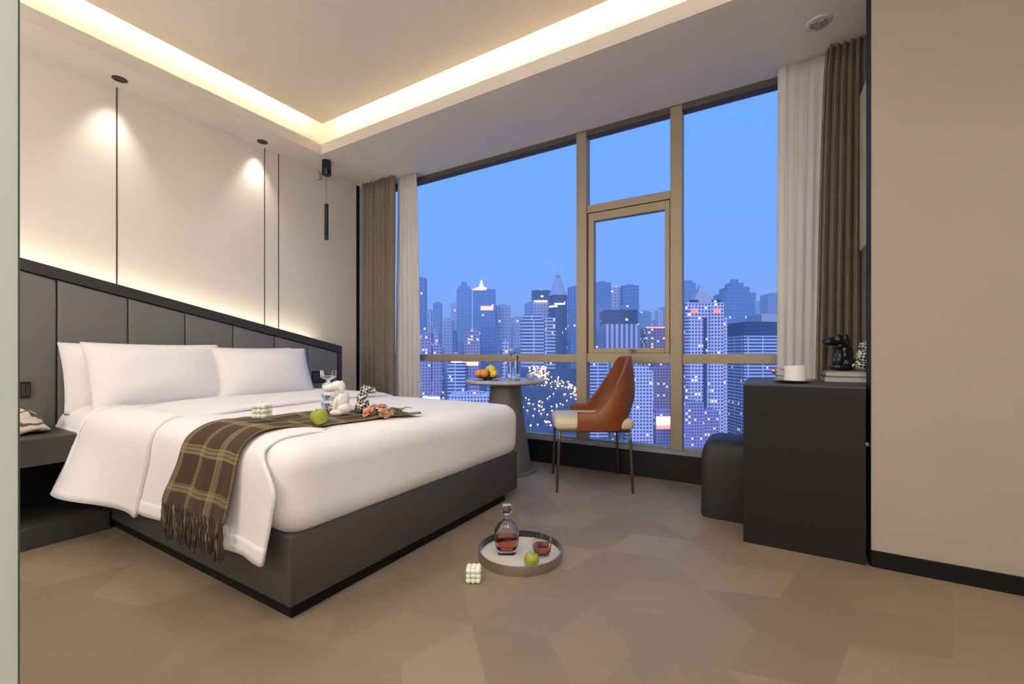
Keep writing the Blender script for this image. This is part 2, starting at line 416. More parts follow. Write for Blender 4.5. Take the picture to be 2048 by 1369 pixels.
# window wall
struct('wall_window', box(WX-.12, AX+.1, WY, YF, 0, .19), M['blackwall'])
struct('trim_7', box(WX, AX, WY-.012, YF, .19, .217, .003), M['ledge'])
win = empty('window_1', (0, 0, 0)); win['kind'] = 'structure'
fy0, fy1 = WY, WY+.085
bm = bmesh.new()
bx(bm, WX, AX, fy0+.01, fy1, 2.645, SZ)
obj('head_beam', bm, M['head_frame'], win)
bm = bmesh.new()
for x0, x1 in ((-1.321, -1.236), (-.601, -.52), (WX, WX+.1), (AX-.09, AX)): bx(bm, x0, x1, fy0, fy1, .217, SZ-.012, .003)
for x0, x1 in ((WX, -1.321), (-.52, AX)): bx(bm, x0, x1, fy0+.012, fy1, .842, .908, .003)
bx(bm, -1.236, -.601, fy0+.012, fy1, .842, .915, .003); bx(bm, -1.236, -.601, fy0+.012, fy1, 2.03, 2.09, .003)
bx(bm, WX, AX, fy0+.03, fy1, .217, .232)
obj('window_frame', bm, M['frame'], win)
bm = bmesh.new()
bx(bm, -1.228, -1.182, fy0+.02, fy1-.01, .915, 2.026, .004); bx(bm, -.642, -.608, fy0+.02, fy1-.01, .915, 2.026, .004)
bx(bm, -1.182, -.642, fy0+.02, fy1-.01, 1.962, 2.026, .004); bx(bm, -1.182, -.642, fy0+.02, fy1-.01, .915, .955, .004)
sash = obj('sash', bm, M['frame'], win)
bm = bmesh.new(); bx(bm, -.885, -.86, fy0+.0, fy0+.02, .93, .945, .003); bx(bm, -.90, -.845, fy0-.012, fy0, .932, .943, .003)
obj('window_handle', bm, M['legmetal'], sash)
for x0, x1, z0, z1 in ((WX+.1, -1.321, .232, .842), (WX+.1, -1.321, .908, 2.645), (-1.236, -.601, .232, .842), (-1.182, -.642, .955, 1.962), (-1.236, -.601, 2.09, 2.645), (-.52, AX-.09, .232, .842), (-.52, AX-.09, .908, 2.645)):
    bm = bmesh.new(); ym = fy0+.05
    bm.faces.new([bm.verts.new(p) for p in ((x0, ym, z0), (x1, ym, z0), (x1, ym, z1), (x0, ym, z1))])
    obj('pane', bm, M['pane'], win)

# ---------------------------------------------------------------- lamps and fittings
for k, (x, y) in enumerate(SPOTS):
    t = empty('recessed_spotlight', (x, y, SZ), 0, ('dark recessed spotlight above the left end of the headboard', 'dark recessed spotlight near the hanging pendant lamp')[k], 'ceiling light', 'wall-washing spotlights')
    bm = bmesh.new(); lathe(bm, [(.030, .0), (.040, .0), (.041, -.003), (.030, -.005), (.024, -.002), (.024, .0)], 24)
    obj('trim_ring', bm, M['downtrim'], t, True)
    bm = bmesh.new(); lathe(bm, [(0, -.0015), (.024, -.0015), (.024, -.0005), (0, -.0005)], 16); obj('lens', bm, M['downtrim'], t)
t = empty('recessed_spotlight', (.236, 2.835, SZ), 0, 'white double recessed spotlight in the soffit above the right curtain', 'ceiling light')
bm = bmesh.new(); lathe(bm, [(.040, .0), (.062, .0), (.060, -.004), (.040, -.004)], 28); obj('trim_ring', bm, M['downwhite'], t, True)
bm = bmesh.new(); lathe(bm, [(0, -.004), (.010, -.004), (.017, -.009), (.018, -.001)], 16, (-.02, 0, 0)); lathe(bm, [(0, -.004), (.010, -.004), (.017, -.009), (.018, -.001)], 16, (.02, 0, 0)); obj('lens', bm, M['steel'], t, True)
t = empty('smoke_detector', (WX, 2.62, 2.63), 0, 'small pale round detector high on the left wall beside the pendant', 'detector')
bm = bmesh.new(); lathe(bm, [(0, 0), (.035, 0), (.035, .02), (.026, .035), (0, .04)], 24)
for v in bm.verts: v.co = Vector((v.co.z, v.co.y, v.co.x))
obj('housing', bm, M['plastic'], t, True)
t = empty('pendant_lamp', (-3.49, 2.54, SZ), 0, 'slim black tube pendant lamp hanging from a black cylinder canopy', 'pendant lamp')
bm = bmesh.new(); lathe(bm, [(0, 0), (.039, 0), (.040, -.004), (.040, -.128), (.036, -.134), (0, -.134)], 28); auto(obj('canopy', bm, M['blackcer'], t))
obj('cord', tube(bmesh.new(), [(0, 0, -.13), (0, 0, -.41)], .0014, 6), M['stem'], t)
bm = bmesh.new(); lathe(bm, [(0, -.40), (.017, -.40), (.018, -.405), (.018, -.727), (.013, -.727), (.013, -.70), (0, -.70)], 24); lt_ = auto(obj('lamp_tube', bm, M['blackcer'], t))
bm = bmesh.new(); lathe(bm, [(0, -.71), (.013, -.71)], 16); obj('diffuser', bm, M['lamplens'], lt_)

# ---------------------------------------------------------------- curtains
def curtain(name, x0t, x1t, x0b, x1b, y, amp, n, m, label, cat, z0=.225, z1=2.685, seed=0, thick=.004):
    rnd = random.Random(seed); ph = [rnd.uniform(-.6, .6) for _ in range(n+2)]; am = [rnd.uniform(.65, 1.2) for _ in range(n+2)]
    def fn(a, b):
        z = z1+(z0-z1)*b; fl = b**.6
        x = (x0t+(x0b-x0t)*fl)*(1-a)+(x1t+(x1b-x1t)*fl)*a
        k = a*n; i = int(min(k, n-1)); s = math.sin(2*math.pi*k+ph[i]*.0)
        A = amp*am[i]*(.75+.25*b)
        return (x+.25*A*math.sin(4*math.pi*k+1), y+A*s+.004*math.sin(b*7+i), z)
    bm = grid(bmesh.new(), n*14+1, 22, fn)
    o = obj(name, bm, m, None, True); solid(o, thick); return tag(o, label, cat)
curtain('blackout_curtain', -3.66, -3.20, -3.66, -3.20, 3.10, .048, 8, M['drape'], 'taupe blackout curtain gathered at the left end of the window', 'curtain', seed=1)
curtain('sheer_curtain', -3.20, -2.955, -3.24, -2.90, 3.15, .009, 5, M['sheer'], 'white sheer curtain beside the left taupe curtain', 'curtain', seed=2)
curtain('sheer_curtain', .055, .315, .050, .265, 3.15, .004, 5, M['sheer'], 'white sheer curtain at the right end of the window behind the cup', 'curtain', seed=3)
curtain('blackout_curtain', .295, .480, .235, .482, 3.085, .034, 6, M['drape'], 'taupe blackout curtain gathered at the right end of the window', 'curtain', seed=4)

# ================================================================ headboard
HX = -3.38; hbY1 = 2.614; sl = -.2167
top = lambda y: .983+sl*(y-hbY1)
hb = empty('headboard', (HX, 1.2, 0), 0, 'dark grey upholstered wall headboard with a sloping top and dark frame', 'headboard')
def hbp(bm): # shift to empty-local
    for v in bm.verts: v.co -= Vector((HX, 1.2, 0))
    return bm
y0 = -.9
bm = bmesh.new(); prism(bm, [(y0, 0), (hbY1, 0), (hbY1, top(hbY1)), (y0, top(y0))], WX+.04, HX-.03, 'x')
obj('core', hbp(bm), M['hb_frame'], hb)
bm = bmesh.new(); t_ = .062
prism(bm, [(y0, top(y0)-t_), (hbY1, top(hbY1)-t_), (hbY1, top(hbY1)), (y0, top(y0))], HX-.03, HX+.012, 'x')
prism(bm, [(hbY1-.036, 0), (hbY1, 0), (hbY1, top(hbY1)-t_), (hbY1-.036, top(hbY1-.036)-t_)], HX-.03, HX+.012, 'x')
obj('frame', hbp(bm), M['hb_frame'], hb)
seams = [-.755, -.45, -.148, .155, .46, .767, 1.075, 1.377, 1.68, 1.991, 2.282, 2.577]
for a, b in zip(seams, seams[1:]):
    bm = bmesh.new(); g = .002
    prism(bm, [(a+g, .06), (b-g, .06), (b-g, top(b)-t_-.003), (a+g, top(a)-t_-.003)], HX-.03, HX+.004, 'x')
    es = [e_ for e_ in bm.edges if all(v.co.x > HX for v in e_.verts)]
    bmesh.ops.bevel(bm, geom=es, offset=.012, segments=4, affect='EDGES', profile=.5)
    auto(obj('upholstered_panel', hbp(bm), M['hb_panel'], hb), 50)
o = area('headboard_led', (WX+.07, 1.0, top(1.0)+.012), 3.2, .015, 1.9, (1, .88, .68), (0, 0, 1))
x = Vector((0, 1, sl)).normalized(); z = -Vector((-.45, -sl, 1)).normalized(); y = z.cross(x).normalized(); z = x.cross(y)
o.matrix_world = Matrix.Translation((WX+.09, 1.0, top(1.0)+.012)) @ Matrix((x, y, z)).transposed().to_4x4()
def socket(px0, px1, yt, yb, label):
    Y0 = wy(px0, HX); Y1 = wy(px1, HX); t = HX/(-math.sin(YAW)+math.cos(YAW)*((px0+px1)/2-1024)/F)
    z1 = CH+(711-yt)/F*t; z0 = CH+(711-yb)/F*t
    s = empty('switch_panel', (HX+.006, (Y0+Y1)/2, (z0+z1)/2), 0, label, 'switch', 'bedside switch panels')
    h = (z1-z0)/2; wd = (Y1-Y0)/2
    pl_ = obj('plate', box(0, .008, -wd, wd, -h, h, .002), M['blackcer'], s)
    for k in (-1, 0, 1):
        obj('rocker', box(.008, .011, k*wd*.62-wd*.28, k*wd*.62+wd*.28, -h*.75, h*.75, .001), M['hb_frame'], pl_)
socket(622, 663, 742, 766, 'black switch panel on the right end of the headboard')
socket(30, 60, 764, 796, 'dark switch panel on the headboard above the nightstand')

# ================================================================ nightstand
ns = empty('nightstand', (-2.94, .5, 0), 0, 'dark grey floating nightstand with an open niche left of the bed', 'nightstand')
def rel(bm, c):
    for v in bm.verts: v.co -= Vector(c)
    return bm
c = (-2.94, .5, 0); NY0, NY1 = .12, .80
obj('drawer_body', rel(box(-3.375, -2.945, NY0, NY1, .385, .512, .003), c), M['nstand'], ns)
obj('drawer_front', rel(box(-2.945, -2.93, NY0, NY1, .383, .510, .002), c), M['nstand'], ns)
obj('plinth', rel(box(-3.375, -2.93, NY0, .86, 0, .10, .003), c), M['nstand'], ns)
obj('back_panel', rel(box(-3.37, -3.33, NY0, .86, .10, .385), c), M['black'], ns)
pk = empty('tissue_pouch', (-3.15, .575, .512), .2, 'cream and brown marbled cloth pouch on the nightstand', 'pouch')
def pf(v, s):
    t = max(0, (s.z+1)/2); k = 1-.78*t**1.3
    n_ = noise.noise(v*22)*.012
    return Vector((v.x*k+n_, v.y*(k if s.y > 0 else k)+n_, v.z+.01*math.sin(v.y*40)*(1-t)))
obj('cloth', rsub((0, 0, .068), (.095, .115, .068), .05, 10, pf), M['marble'], pk, True)

# ================================================================ bed
BX0, BX1, BY0, BY1 = -3.36, -1.38, .866, 2.394
bed = empty('bed', (-2.4, 1.63, 0), 0, 'double bed with dark grey upholstered base on a black plinth', 'bed')
c = (-2.4, 1.63, 0)
auto(obj('bed_base', rel(box(BX0, BX1, BY0, BY1, .047, .285, .006), c), M['bed_base'], bed))
obj('plinth', rel(box(BX0, BX1-.02, BY0+.017, BY1-.12, 0, .047), c), M['black'], bed)
def sm(t): t = max(0, min(1, t)); return t*t*(3-2*t)
# duvet: puffed body + near-side drape
hz = (.592-.262)/2
def crown(v, s):
    if s.z > 0:
        v = v+Vector((0, 0, .016*(1-s.x*s.x)*(1-s.y*s.y)+.0025*noise.noise(Vector((v.x*3, v.y*3, 0)))))
    v.x += .006*noise.noise(Vector((v.y*4, v.z*6, 3))) if s.x > .99 else 0
    return v
dv = empty('duvet', (-2.4, 1.63, .27), 0, 'white duvet spread over the bed and hanging over its near side', 'duvet')
c = (-2.4, 1.63, .27)
bm = rsub(((BX0-1.362)/2, (.85+2.412)/2, .262+hz), ((-1.362-BX0)/2, (2.412-.85)/2, hz), .095, 26, crown)
obj('duvet_body', rel(bm, c), M['linen'], dv, True)
def near(off, zb, yb, ytop=1.14, dz=0, sh=0):   # path across the near edge of the bed, top -> hanging hem
    cx, cz, r = .945-sh, .497, .100+off
    pts = [(ytop, .586+off*.8+dz, 0), ((ytop+cx)/2, .598+off, 0), (cx, cz+r, 0)]
    for a in (118, 148, 180): pts.append((cx+r*math.cos(R(a)), cz+r*math.sin(R(a)), 0))
    ye, ze = pts[-1][0], pts[-1][1]
    for k in (.35, .7, 1): pts.append((ye+(yb-ye)*k**1.2, ze+(zb-ze)*k, 0))
    return smooth_path(pts, 34)
def drape_fn(x0, x1, off, zb, yb, ytop=1.14, dz=0, wav=.006):
    cache = {}
    def fn(a, b):
        x = x0+(x1-x0)*a
        key = round(a, 5)
        if key not in cache: cache[key] = near(off, zb(x), yb(x), ytop, dz)
        p = cache[key][min(33, round(b*33))]
        wgt = max(0, (.5-p.y)/.3)
        return (x+.012*wgt*math.sin(x*3), p.x+wgt*wav*(math.sin(x*11)+.6*math.sin(x*23+1)), p.y)
    return fn
zb = lambda x: .188 + .0*x
yb = lambda x: .815
bm = grid(bmesh.new(), 70, 34, drape_fn(-3.05, -1.395, .010, lambda x: .20 if x > -2.9 else .22, lambda x: .812-.02*max(0, min(1, (-2.0-x)/1)), 1.14))
for v in bm.verts:   # corner at the foot leans outwards a little
    k = max(0, 1-(-1.395-v.co.x)/.18)
    v.co.x -= .13*k*sm((v.co.z-.42)/.17); v.co.z -= .012*k*sm((v.co.z-.55)/.05)
    v.co.x -= .05*k*max(0, (.5-v.co.z)/.3); v.co.y -= .006*k*max(0, (.5-v.co.z)/.3)
hem = bmesh.new(); H_ = [[v.co.copy() for v in bm.verts[i*34+30:i*34+34]] for i in range(70)] if bm.verts.ensure_lookup_table() is None else 0
grid(hem, 70, 4, lambda a, b: H_[round(a*69)][round(b*3)]+Vector((0, -.002, 0)))
dd_ = solid(obj('duvet_drape', rel(bm, c), M['linen'], dv, True), .010)
solid(obj('hem', rel(hem, c), M['linen'], dd_, True), .009)
# turned back top edge of the duvet, flaring over the nightstand corner
path = {}
def fold_fn(a, b):
    x = -2.35-(.93)*a
    if x > -2.925:
        f = sm((-2.35-x)/.55); z_ = .195+.045*f; y_ = .800-.155*f
    else: z_ = .527; y_ = .745; f = 1
    key = round(a, 4)
    if key not in path:
        r_ = .026
        pts = [(2.385, .44, 0), (2.37, .56, 0), (2.25, .606+.012, 0), (1.7, .629, 0), (1.2, .625, 0)]
        q = near(r_, z_, y_, 1.0, 0, .075*f)
        pts += [q[0]]+[q[k] for k in range(4, 34, 3)]+[q[-1]]
        path[key] = smooth_path(pts, 80)
    p = path[key][round(b*79)]
    wv = max(0, (.45-p.y)/.25) if p.x < .9 else 0
    xx = x+.03*wv*math.sin(a*5) + (.05*(1-a*2)*wv if a < .5 else 0)*-1
    if p.x > 1.0: xx -= .0
    edge = .012*math.exp(-((a)/.05)**2)
    xx -= .055*max(0, (p.x-.9))  # fold drifts toward the head on the far side
    return (xx, p.x+.010*wv*math.sin(x*14), p.y-edge)
bm = grid(bmesh.new(), 60, 80, fold_fn)
solid(obj('turned_back_edge', rel(bm, c), M['linen'], dv, True), .016)

# pillows
def pillow(loc, w_, h_, th, lean, rz, label, seed):
    def fn(a, b):
        return None
    bm = bmesh.new(); N = 30; vs = {}
    for sgn in (1, -1):
        for i in range(N+1):
            for j in range(N+1):
                a = 2*i/N-1; b = 2*j/N-1
                edge = i in (0, N) or j in (0, N)
                if edge and sgn == -1: vs[(sgn, i, j)] = vs[(1, i, j)]; continue
                a2, b2 = a, b
                pr = max(0, (1-min(1, abs(a)/.90)**2.6))**.55*max(0, (1-min(1, abs(b)/.90)**2.6))**.55
                pinch = 1-.05*(b*b)*(1-abs(a)**3)*0
                yy = a2*w_/2*(1-.035*(1-b*b)*abs(a)**4); zz = b2*h_/2*(1-.05*(1-a*a)*abs(b)**3)
                n_ = noise.noise(Vector((a*2+seed, b*2, 0)))*.010*pr
                vs[(sgn, i, j)] = bm.verts.new((sgn*(pr*th/2+.003)+n_, yy, zz))
        for i in range(N):
            for j in range(N):
                q = [vs[(sgn, i, j)], vs[(sgn, i+1, j)], vs[(sgn, i+1, j+1)], vs[(sgn, i, j+1)]]
                bm.faces.new(q if sgn == 1 else q[::-1])
    o = obj('pillow', bm, M['pillow'], None, True)
    o.matrix_world = Matrix.Translation(loc) @ Matrix.Rotation(rz, 4, 'Z') @ Matrix.Rotation(-lean, 4, 'Y')
    tag(o, label, 'pillow', 'bed pillows')
    return o
pillow((-3.245, 1.115, .775), .74, .40, .17, R(14), R(2), 'white pillow at the back left, leaning on the headboard', 1)
pillow((-3.245, 1.73, .775), .70, .38, .17, R(14), 0, 'white pillow at the back right, mostly behind the front right pillow', 2)
pillow((-3.085, 1.145, .785), .69, .40, .19, R(22), R(3), 'white pillow at the front left, nearest the viewer', 3)
pillow((-3.065, 1.735, .775), .70, .385, .19, R(22), R(-1), 'white pillow at the front right end of the row', 4)

def bedtop(x, y):
    sx_ = (x-(BX0-1.362)/2)/((-1.362-BX0)/2); sy_ = (y-1.631)/.781
    z = .592+.016*max(0, 1-sx_*sx_)*max(0, 1-sy_*sy_)
    dx = max(0, x+1.457); return z-(.095-math.sqrt(max(0, .095**2-min(.094, dx)**2)))
# plaid throw
bl = empty('throw_blanket', (-1.8, 1.0, .6), 0, 'brown plaid wool throw with a fringe hanging over the side of the bed', 'blanket')
c = (-1.8, 1.0, .6)
pts = [(1.60, .626, 0), (1.45, .626, 0), (1.30, .626, 0), (1.15, .626, 0)]+[tuple(q) for q in near(.030, .305, .785, 1.02)[2::4]]+[tuple(near(.030, .305, .785, 1.02)[-1])]
bp = smooth_path(pts, 90)
def lerp_tab(t, tab):
    for (a, va), (b, vb) in zip(tab, tab[1:]):
        if t <= b: k = (t-a)/(b-a); k = k*k*(3-2*k); return va+(vb-va)*k
    return tab[-1][1]
Lx = [(0, -1.66), (.18, -1.86), (.38, -1.95), (.62, -1.98), (.8, -2.04), (1, -2.12)]
Rx = [(0, -1.47), (.18, -1.56), (.38, -1.60), (.62, -1.61), (.8, -1.62), (1, -1.635)]
def bfn(a, b):
    p = bp[round(b*89)]; x = lerp_tab(b, Lx)*(1-a)+lerp_tab(b, Rx)*a
    topk = sm((.62-b)/.1)
    bump = .006*math.sin(a*9+b*5)*topk + .010*topk*max(0, math.sin(a*6.5+.6))*(1-b) + .004*noise.noise(Vector((a*5, b*9, 1)))
    zf = p.y
    if p.x > 1.0: k_ = sm((p.x-1.0)/.12); zf = p.y*(1-k_)+(bedtop(x, p.x)+.011)*k_
    return (x, p.x-(.006*math.sin(a*14)*(1-topk)), zf+max(0, bump)*topk)
bm = grid(bmesh.new(), 40, 90, bfn, uvfn=lambda a, b: (a*.42+.035, b*1.15))
solid(obj('cloth', rel(bm, c), M['plaid'], bl, True), .009)
bm = bmesh.new(); rnd = random.Random(3)
for k in range(74):
    a = (k+.5)/74; p = Vector(bfn(a, 1)); ln = rnd.uniform(.12, .155); s0 = rnd.uniform(-.012, .012); y_ = rnd.uniform(-.006, .008)
    q = [p+Vector((s0*t*t+.006*math.sin(k*2.1+t*5), -.002+y_*t, .008-ln*t)) for t in (0, .15, .35, .55, .75, 1)]
    tube(bm, q, [.0026, .0034, .0036, .0034, .003, .0015], 6, 1 if k % 13 in (2, 3) else 0)
obj('fringe', rel(bm, c), [M['yarn_d'], M['yarn_l']], bl, True)

# ---------------------------------------------------------------- small things on the bed and floor
def bubble(loc, s, rz, label):
    t = empty('bubble_candle', loc, rz, label, 'candle', 'bubble cube candles')
    bm = bmesh.new(); r = s/6*1.12; st = s/2-r
    for i in (-1, 0, 1):
        for j in (-1, 0, 1):
            for k in (-1, 0, 1): ell(bm, (i*st, j*st, s/2+k*st), (r, r, r), None, 14, 9)
    bx(bm, -st, st, -st, st, .004, s-r)
    wb_ = obj('wax_body', bm, M['wax'], t, True)
    obj('wick', tube(bmesh.new(), [(0, 0, s-.002), (.001, 0, s+.008)], .0012, 6), M['whitecer'], wb_)
    return t
bubble((-1.76, .985, .645), .060, .5, 'ivory bubble cube candle standing on the plaid throw')
bubble((-1.008, 1.40, 0), .060, R(31), 'ivory bubble cube candle on the floor beside the round tray')
def fruit(name, kind, loc, r, label, cat, group=None, m='apple', rot=(0, 0, 0)):
    t = empty(name, loc, 0, label, cat, group); t.rotation_euler = rot
    bm = bmesh.new()
    if kind == 'apple':
        prof = [(0, .22), (.25, .10), (.55, .06), (.85, .35), (1.0, .85), (.98, 1.25), (.78, 1.66), (.45, 1.80), (.16, 1.70), (0, 1.55)]
    elif kind == 'pear':
        prof = [(0, .05), (.4, .02), (.85, .35), (1, .85), (.85, 1.3), (.5, 1.7), (.38, 2.1), (.22, 2.35), (0, 2.4)]
    elif kind == 'lemon':
        prof = [(0, -.1), (.2, 0), (.6, .2), (.92, .6), (1, 1), (.92, 1.4), (.6, 1.85), (.2, 2.1), (0, 2.2)]
    else: prof = [(0, 0)]+[(math.sin(math.pi*k/12), 1-math.cos(math.pi*k/12)) for k in range(1, 12)]+[(0, 1.96)]
    pp = smooth_path([(a, b, 0) for a, b in prof], 24)
    lathe(bm, [(max(0, p.x)*r if 0 < i < 23 else 0, p.y*r) for i, p in enumerate(pp)], 24)
    obj('flesh', bm, M[m], t, True)
    if kind in ('apple', 'pear'):
        zt = 1.55 if kind == 'apple' else 2.38
        obj('stem', tube(bmesh.new(), [(0, 0, zt*r), (.08*r, 0, (zt+.25)*r), (.2*r, 0, (zt+.5)*r)], .045*r, 6), M['stem'], t)
    return t
fruit('apple', 'apple', (-1.60, 1.145, bedtop(-1.6, 1.145)+.018), .034, 'green apple resting on the plaid throw', 'apple', 'green apples', rot=(.35, -.2, 0))
# tray set
TC = (-.954, 1.681)
t = empty('serving_tray', (*TC, 0), 0, 'round metal serving tray with a white floor standing on the parquet', 'tray')
bm = bmesh.new(); lathe(bm, [(0, 0), (.184, 0), (.186, .003), (.186, .040), (.182, .041)], 64); auto(obj('rim_outside', bm, M['steel'], t))
bm = bmesh.new(); lathe(bm, [(.182, .041), (.1815, .010)], 64); auto(obj('rim_inside', bm, M['traywall'], t))
bm = bmesh.new(); lathe(bm, [(.1815, .0095), (0, .0095)], 64); obj('tray_floor', bm, M['traybase'], t)
fruit('apple', 'apple', (-.868, 1.605, .0095), .031, 'green apple in the round tray on the floor', 'apple', 'green apples', rot=(-.1, .35, 0))
sq = lambda n: (lambda a, z: ((abs(math.cos(a))**n+abs(math.sin(a))**n)**(-1/n)))
def flask(loc, rz, label):
    t = empty('whisky_decanter', loc, rz, label, 'decanter')
    fn = lambda a, z: tuple(k*(1 if z > .15 else (1+(.0)*0))*sq(2+3*max(0, min(1, (.12-z)/.08)))(a, z) for k in (1, .62+.38*sm((z-.115)/.03)))
    out = [(0, 0), (.040, 0), (.043, .004), (.045, .02), (.052, .05), (.056, .085), (.053, .11), (.038, .132), (.020, .143), (.014, .150), (.013, .165), (.019, .170), (.019, .174), (.011, .174)]
    inn = [(.010, .150), (.030, .130), (.047, .108), (.051, .085), (.047, .05), (.037, .022), (.030, .017), (0, .016)]
    bm = bmesh.new(); lathe(bm, out+inn, 40, (0, 0, 0), fn); auto(obj('glass_body', bm, M['glass'], t), 60)
    bm = bmesh.new(); lathe(bm, [(0, .0175), (.029, .018), (.0365, .023), (.0465, .05), (.0502, .08), (0, .0805)], 40, (0, 0, 0), fn); auto(obj('whisky', bm, M['whisky'], t), 60)
    bm = bmesh.new(); lathe(bm, [(0, .160), (.010, .160), (.010, .1745), (.018, .176), (.0245, .186), (.026, .212), (.022, .218), (0, .218)], 10); obj('stopper', bm, M['glass'], t)
    return t
flask((-1.01, 1.657, .0095), R(33), 'glass whisky decanter with amber spirit standing in the floor tray')
t = empty('whisky_tumbler', (-.866, 1.722, .0095), 0, 'clear whisky glass a third full of amber spirit in the floor tray', 'glass')
bm = bmesh.new(); lathe(bm, [(0, 0), (.028, 0), (.034, .004), (.041, .03), (.044, .055), (.042, .085), (.0405, .085), (.042, .055), (.039, .03), (.031, .014), (0, .012)], 36); auto(obj('glass_body', bm, M['glass'], t), 60)
bm = bmesh.new(); lathe(bm, [(0, .0125), (.0305, .0145), (.0385, .03), (.0405, .043), (0, .0435)], 36); auto(obj('whisky', bm, M['whisky'], t), 60)

# seated puppy figurines
def puppy(loc, s, rz, m, label):
    t = empty('dog_figurine', loc, rz, label, 'figurine')
    bm = bmesh.new(); E = lambda c_, s_, rx=0: ell(bm, [q*s for q in c_], [q*s for q in s_], Matrix.Rotation(rx, 3, 'Y').to_quaternion().to_euler() if rx else None, 20, 12)
    E((0, 0, .42), (.20, .20, .34), R(-14)); E((-.06, 0, .20), (.23, .25, .20))
    E((.12, .15, .10), (.20, .10, .10)); E((.12, -.15, .10), (.20, .10, .10))
    E((.16, .13, .33), (.08, .075, .24), R(-12)); E((.16, -.13, .33), (.08, .075, .24), R(-12))
    E((-.27, 0, .20), (.10, .05, .06), R(-35))
    obj('body', bm, M[m], t, True)
    bm = bmesh.new()
    E((.10, 0, .70), (.12, .12, .14)); E((.12, 0, .86), (.20, .17, .17)); E((.32, 0, .82), (.21, .13, .12), R(8))
    obj('head', bm, M[m], t, True)
    for sg in (1, -1):
        bm = bmesh.new(); E((.0, sg*.15, .84), (.07, .04, .19), R(12)); obj('ear', bm, M[m], t, True)
    bm = bmesh.new(); E((.505, 0, .84), (.05, .06, .05)); obj('nose', bm, M['blackcer' if m != 'whitecer' else 'whitecer'], t, True)
    return t
puppy((-1.72, 1.335, bedtop(-1.72, 1.335)+.018), .158, R(222), 'whitecer', 'glossy white seated dog figurine on the throw beside the glass jar')
puppy((-1.715, 1.45, bedtop(-1.7, 1.45)+.018), .130, R(50), 'check', 'small black and white checkered dog figurine behind the peach roses')
# candle holder jar
t = empty('glass_candlestick', (-1.86, 1.365, bedtop(-1.83, 1.37)+.018), 0, 'clear cut glass candlestick behind the white dog figurine', 'candle holder')
bm = bmesh.new(); lathe(bm, [(0, 0), (.040, 0), (.040, .006), (.020, .016), (.032, .03), (.034, .045), (.020, .058), (.032, .075), (.032, .09), (.018, .104), (.030, .12), (.030, .135), (.012, .150), (.012, .160), (.037, .172), (.039, .205), (.034, .205), (.032, .178), (0, .174)], 12)
auto(obj('glass_stem', bm, M['glass'], t), 50)
# peach roses
def rose(loc, r, tilt, m, parent, seed=0, name='rose_head'):
    rnd = random.Random(seed); bm = bmesh.new()
    for ring, (n, rr, hh, op) in enumerate(((3, .35, .9, .1), (4, .6, .85, .3), (5, .85, .7, .6), (6, 1.1, .5, 1.0))):
        for k in range(n):
            a0 = 2*math.pi*k/n+ring*.7+rnd.uniform(-.2, .2); wd = 2.3*math.pi/n
            def pf_(u, v, a0=a0, wd=wd, rr=rr, hh=hh, op=op):
                a = a0+(u-.5)*wd*(1-.3*v*v); q = rr*r*(.25+.75*v**(.6))*(1+.25*op*max(0, v-.7)); z_ = r*hh*(v**.8)-(.35*r*op*max(0, v-.65)*2)+.25*r
                return (q*math.cos(a), q*math.sin(a), z_)
            grid(bm, 6, 6, pf_)
    ell(bm, (0, 0, r*.35), (r*.35, r*.35, r*.4), None, 10, 8)
    o = obj(name, bm, m, parent, True); o.location = loc; o.rotation_euler = tilt; solid(o, .0012); return o
def leaf(bm, p, d, ln, wd, mi=0):
    d = Vector(d).normalized(); s = d.cross(Vector((0, 0, 1))).normalized(); p = Vector(p)
    grid(bm, 7, 3, lambda a, b: p+d*ln*a+s*wd*(b-.5)*2*math.sin(math.pi*min(1, a*.96+.02))+Vector((0, 0, .25*ln*math.sin(a*2.6)+abs(b-.5)*wd*.5)), mi)
bq = empty('rose_bouquet', (-1.60, 1.425, bedtop(-1.59, 1.42)+.016), 0, 'small bouquet of peach roses lying at the end of the throw', 'flowers')
for k, (x, y, z, r, rx, ry) in enumerate(((0, -.03, .008, .027, .6, -.3), (.045, .005, .006, .025, .7, .5), (-.04, .0, .006, .025, .5, -.7), (0, .045, .022, .027, .1, .1), (.075, .045, .006, .018, .4, .9), (-.015, .012, .026, .024, .5, .3))):
    rose((x, y, z), r, (rx, ry, k), M['rose'], bq, k)
bm = bmesh.new()
for x, y, dx, dy, l in ((.06, .05, 1, .6, .06), (.08, .07, .6, 1, .07), (.02, .07, -.2, 1, .05), (-.05, .03, -1, .5, .045), (.05, -.02, 1, -.4, .045)): leaf(bm, (x, y, .012), (dx, dy, .1), l, .012)
obj('leaves', bm, M['leafg'], bq, True)
obj('stems', tube(tube(bmesh.new(), [(0, .03, .006), (.08, .09, .006), (.13, .15, .008)], .002, 6), [(.02, .02, .01), (.10, .10, .008), (.16, .13, .006)], .002, 6), M['leafg'], bq)

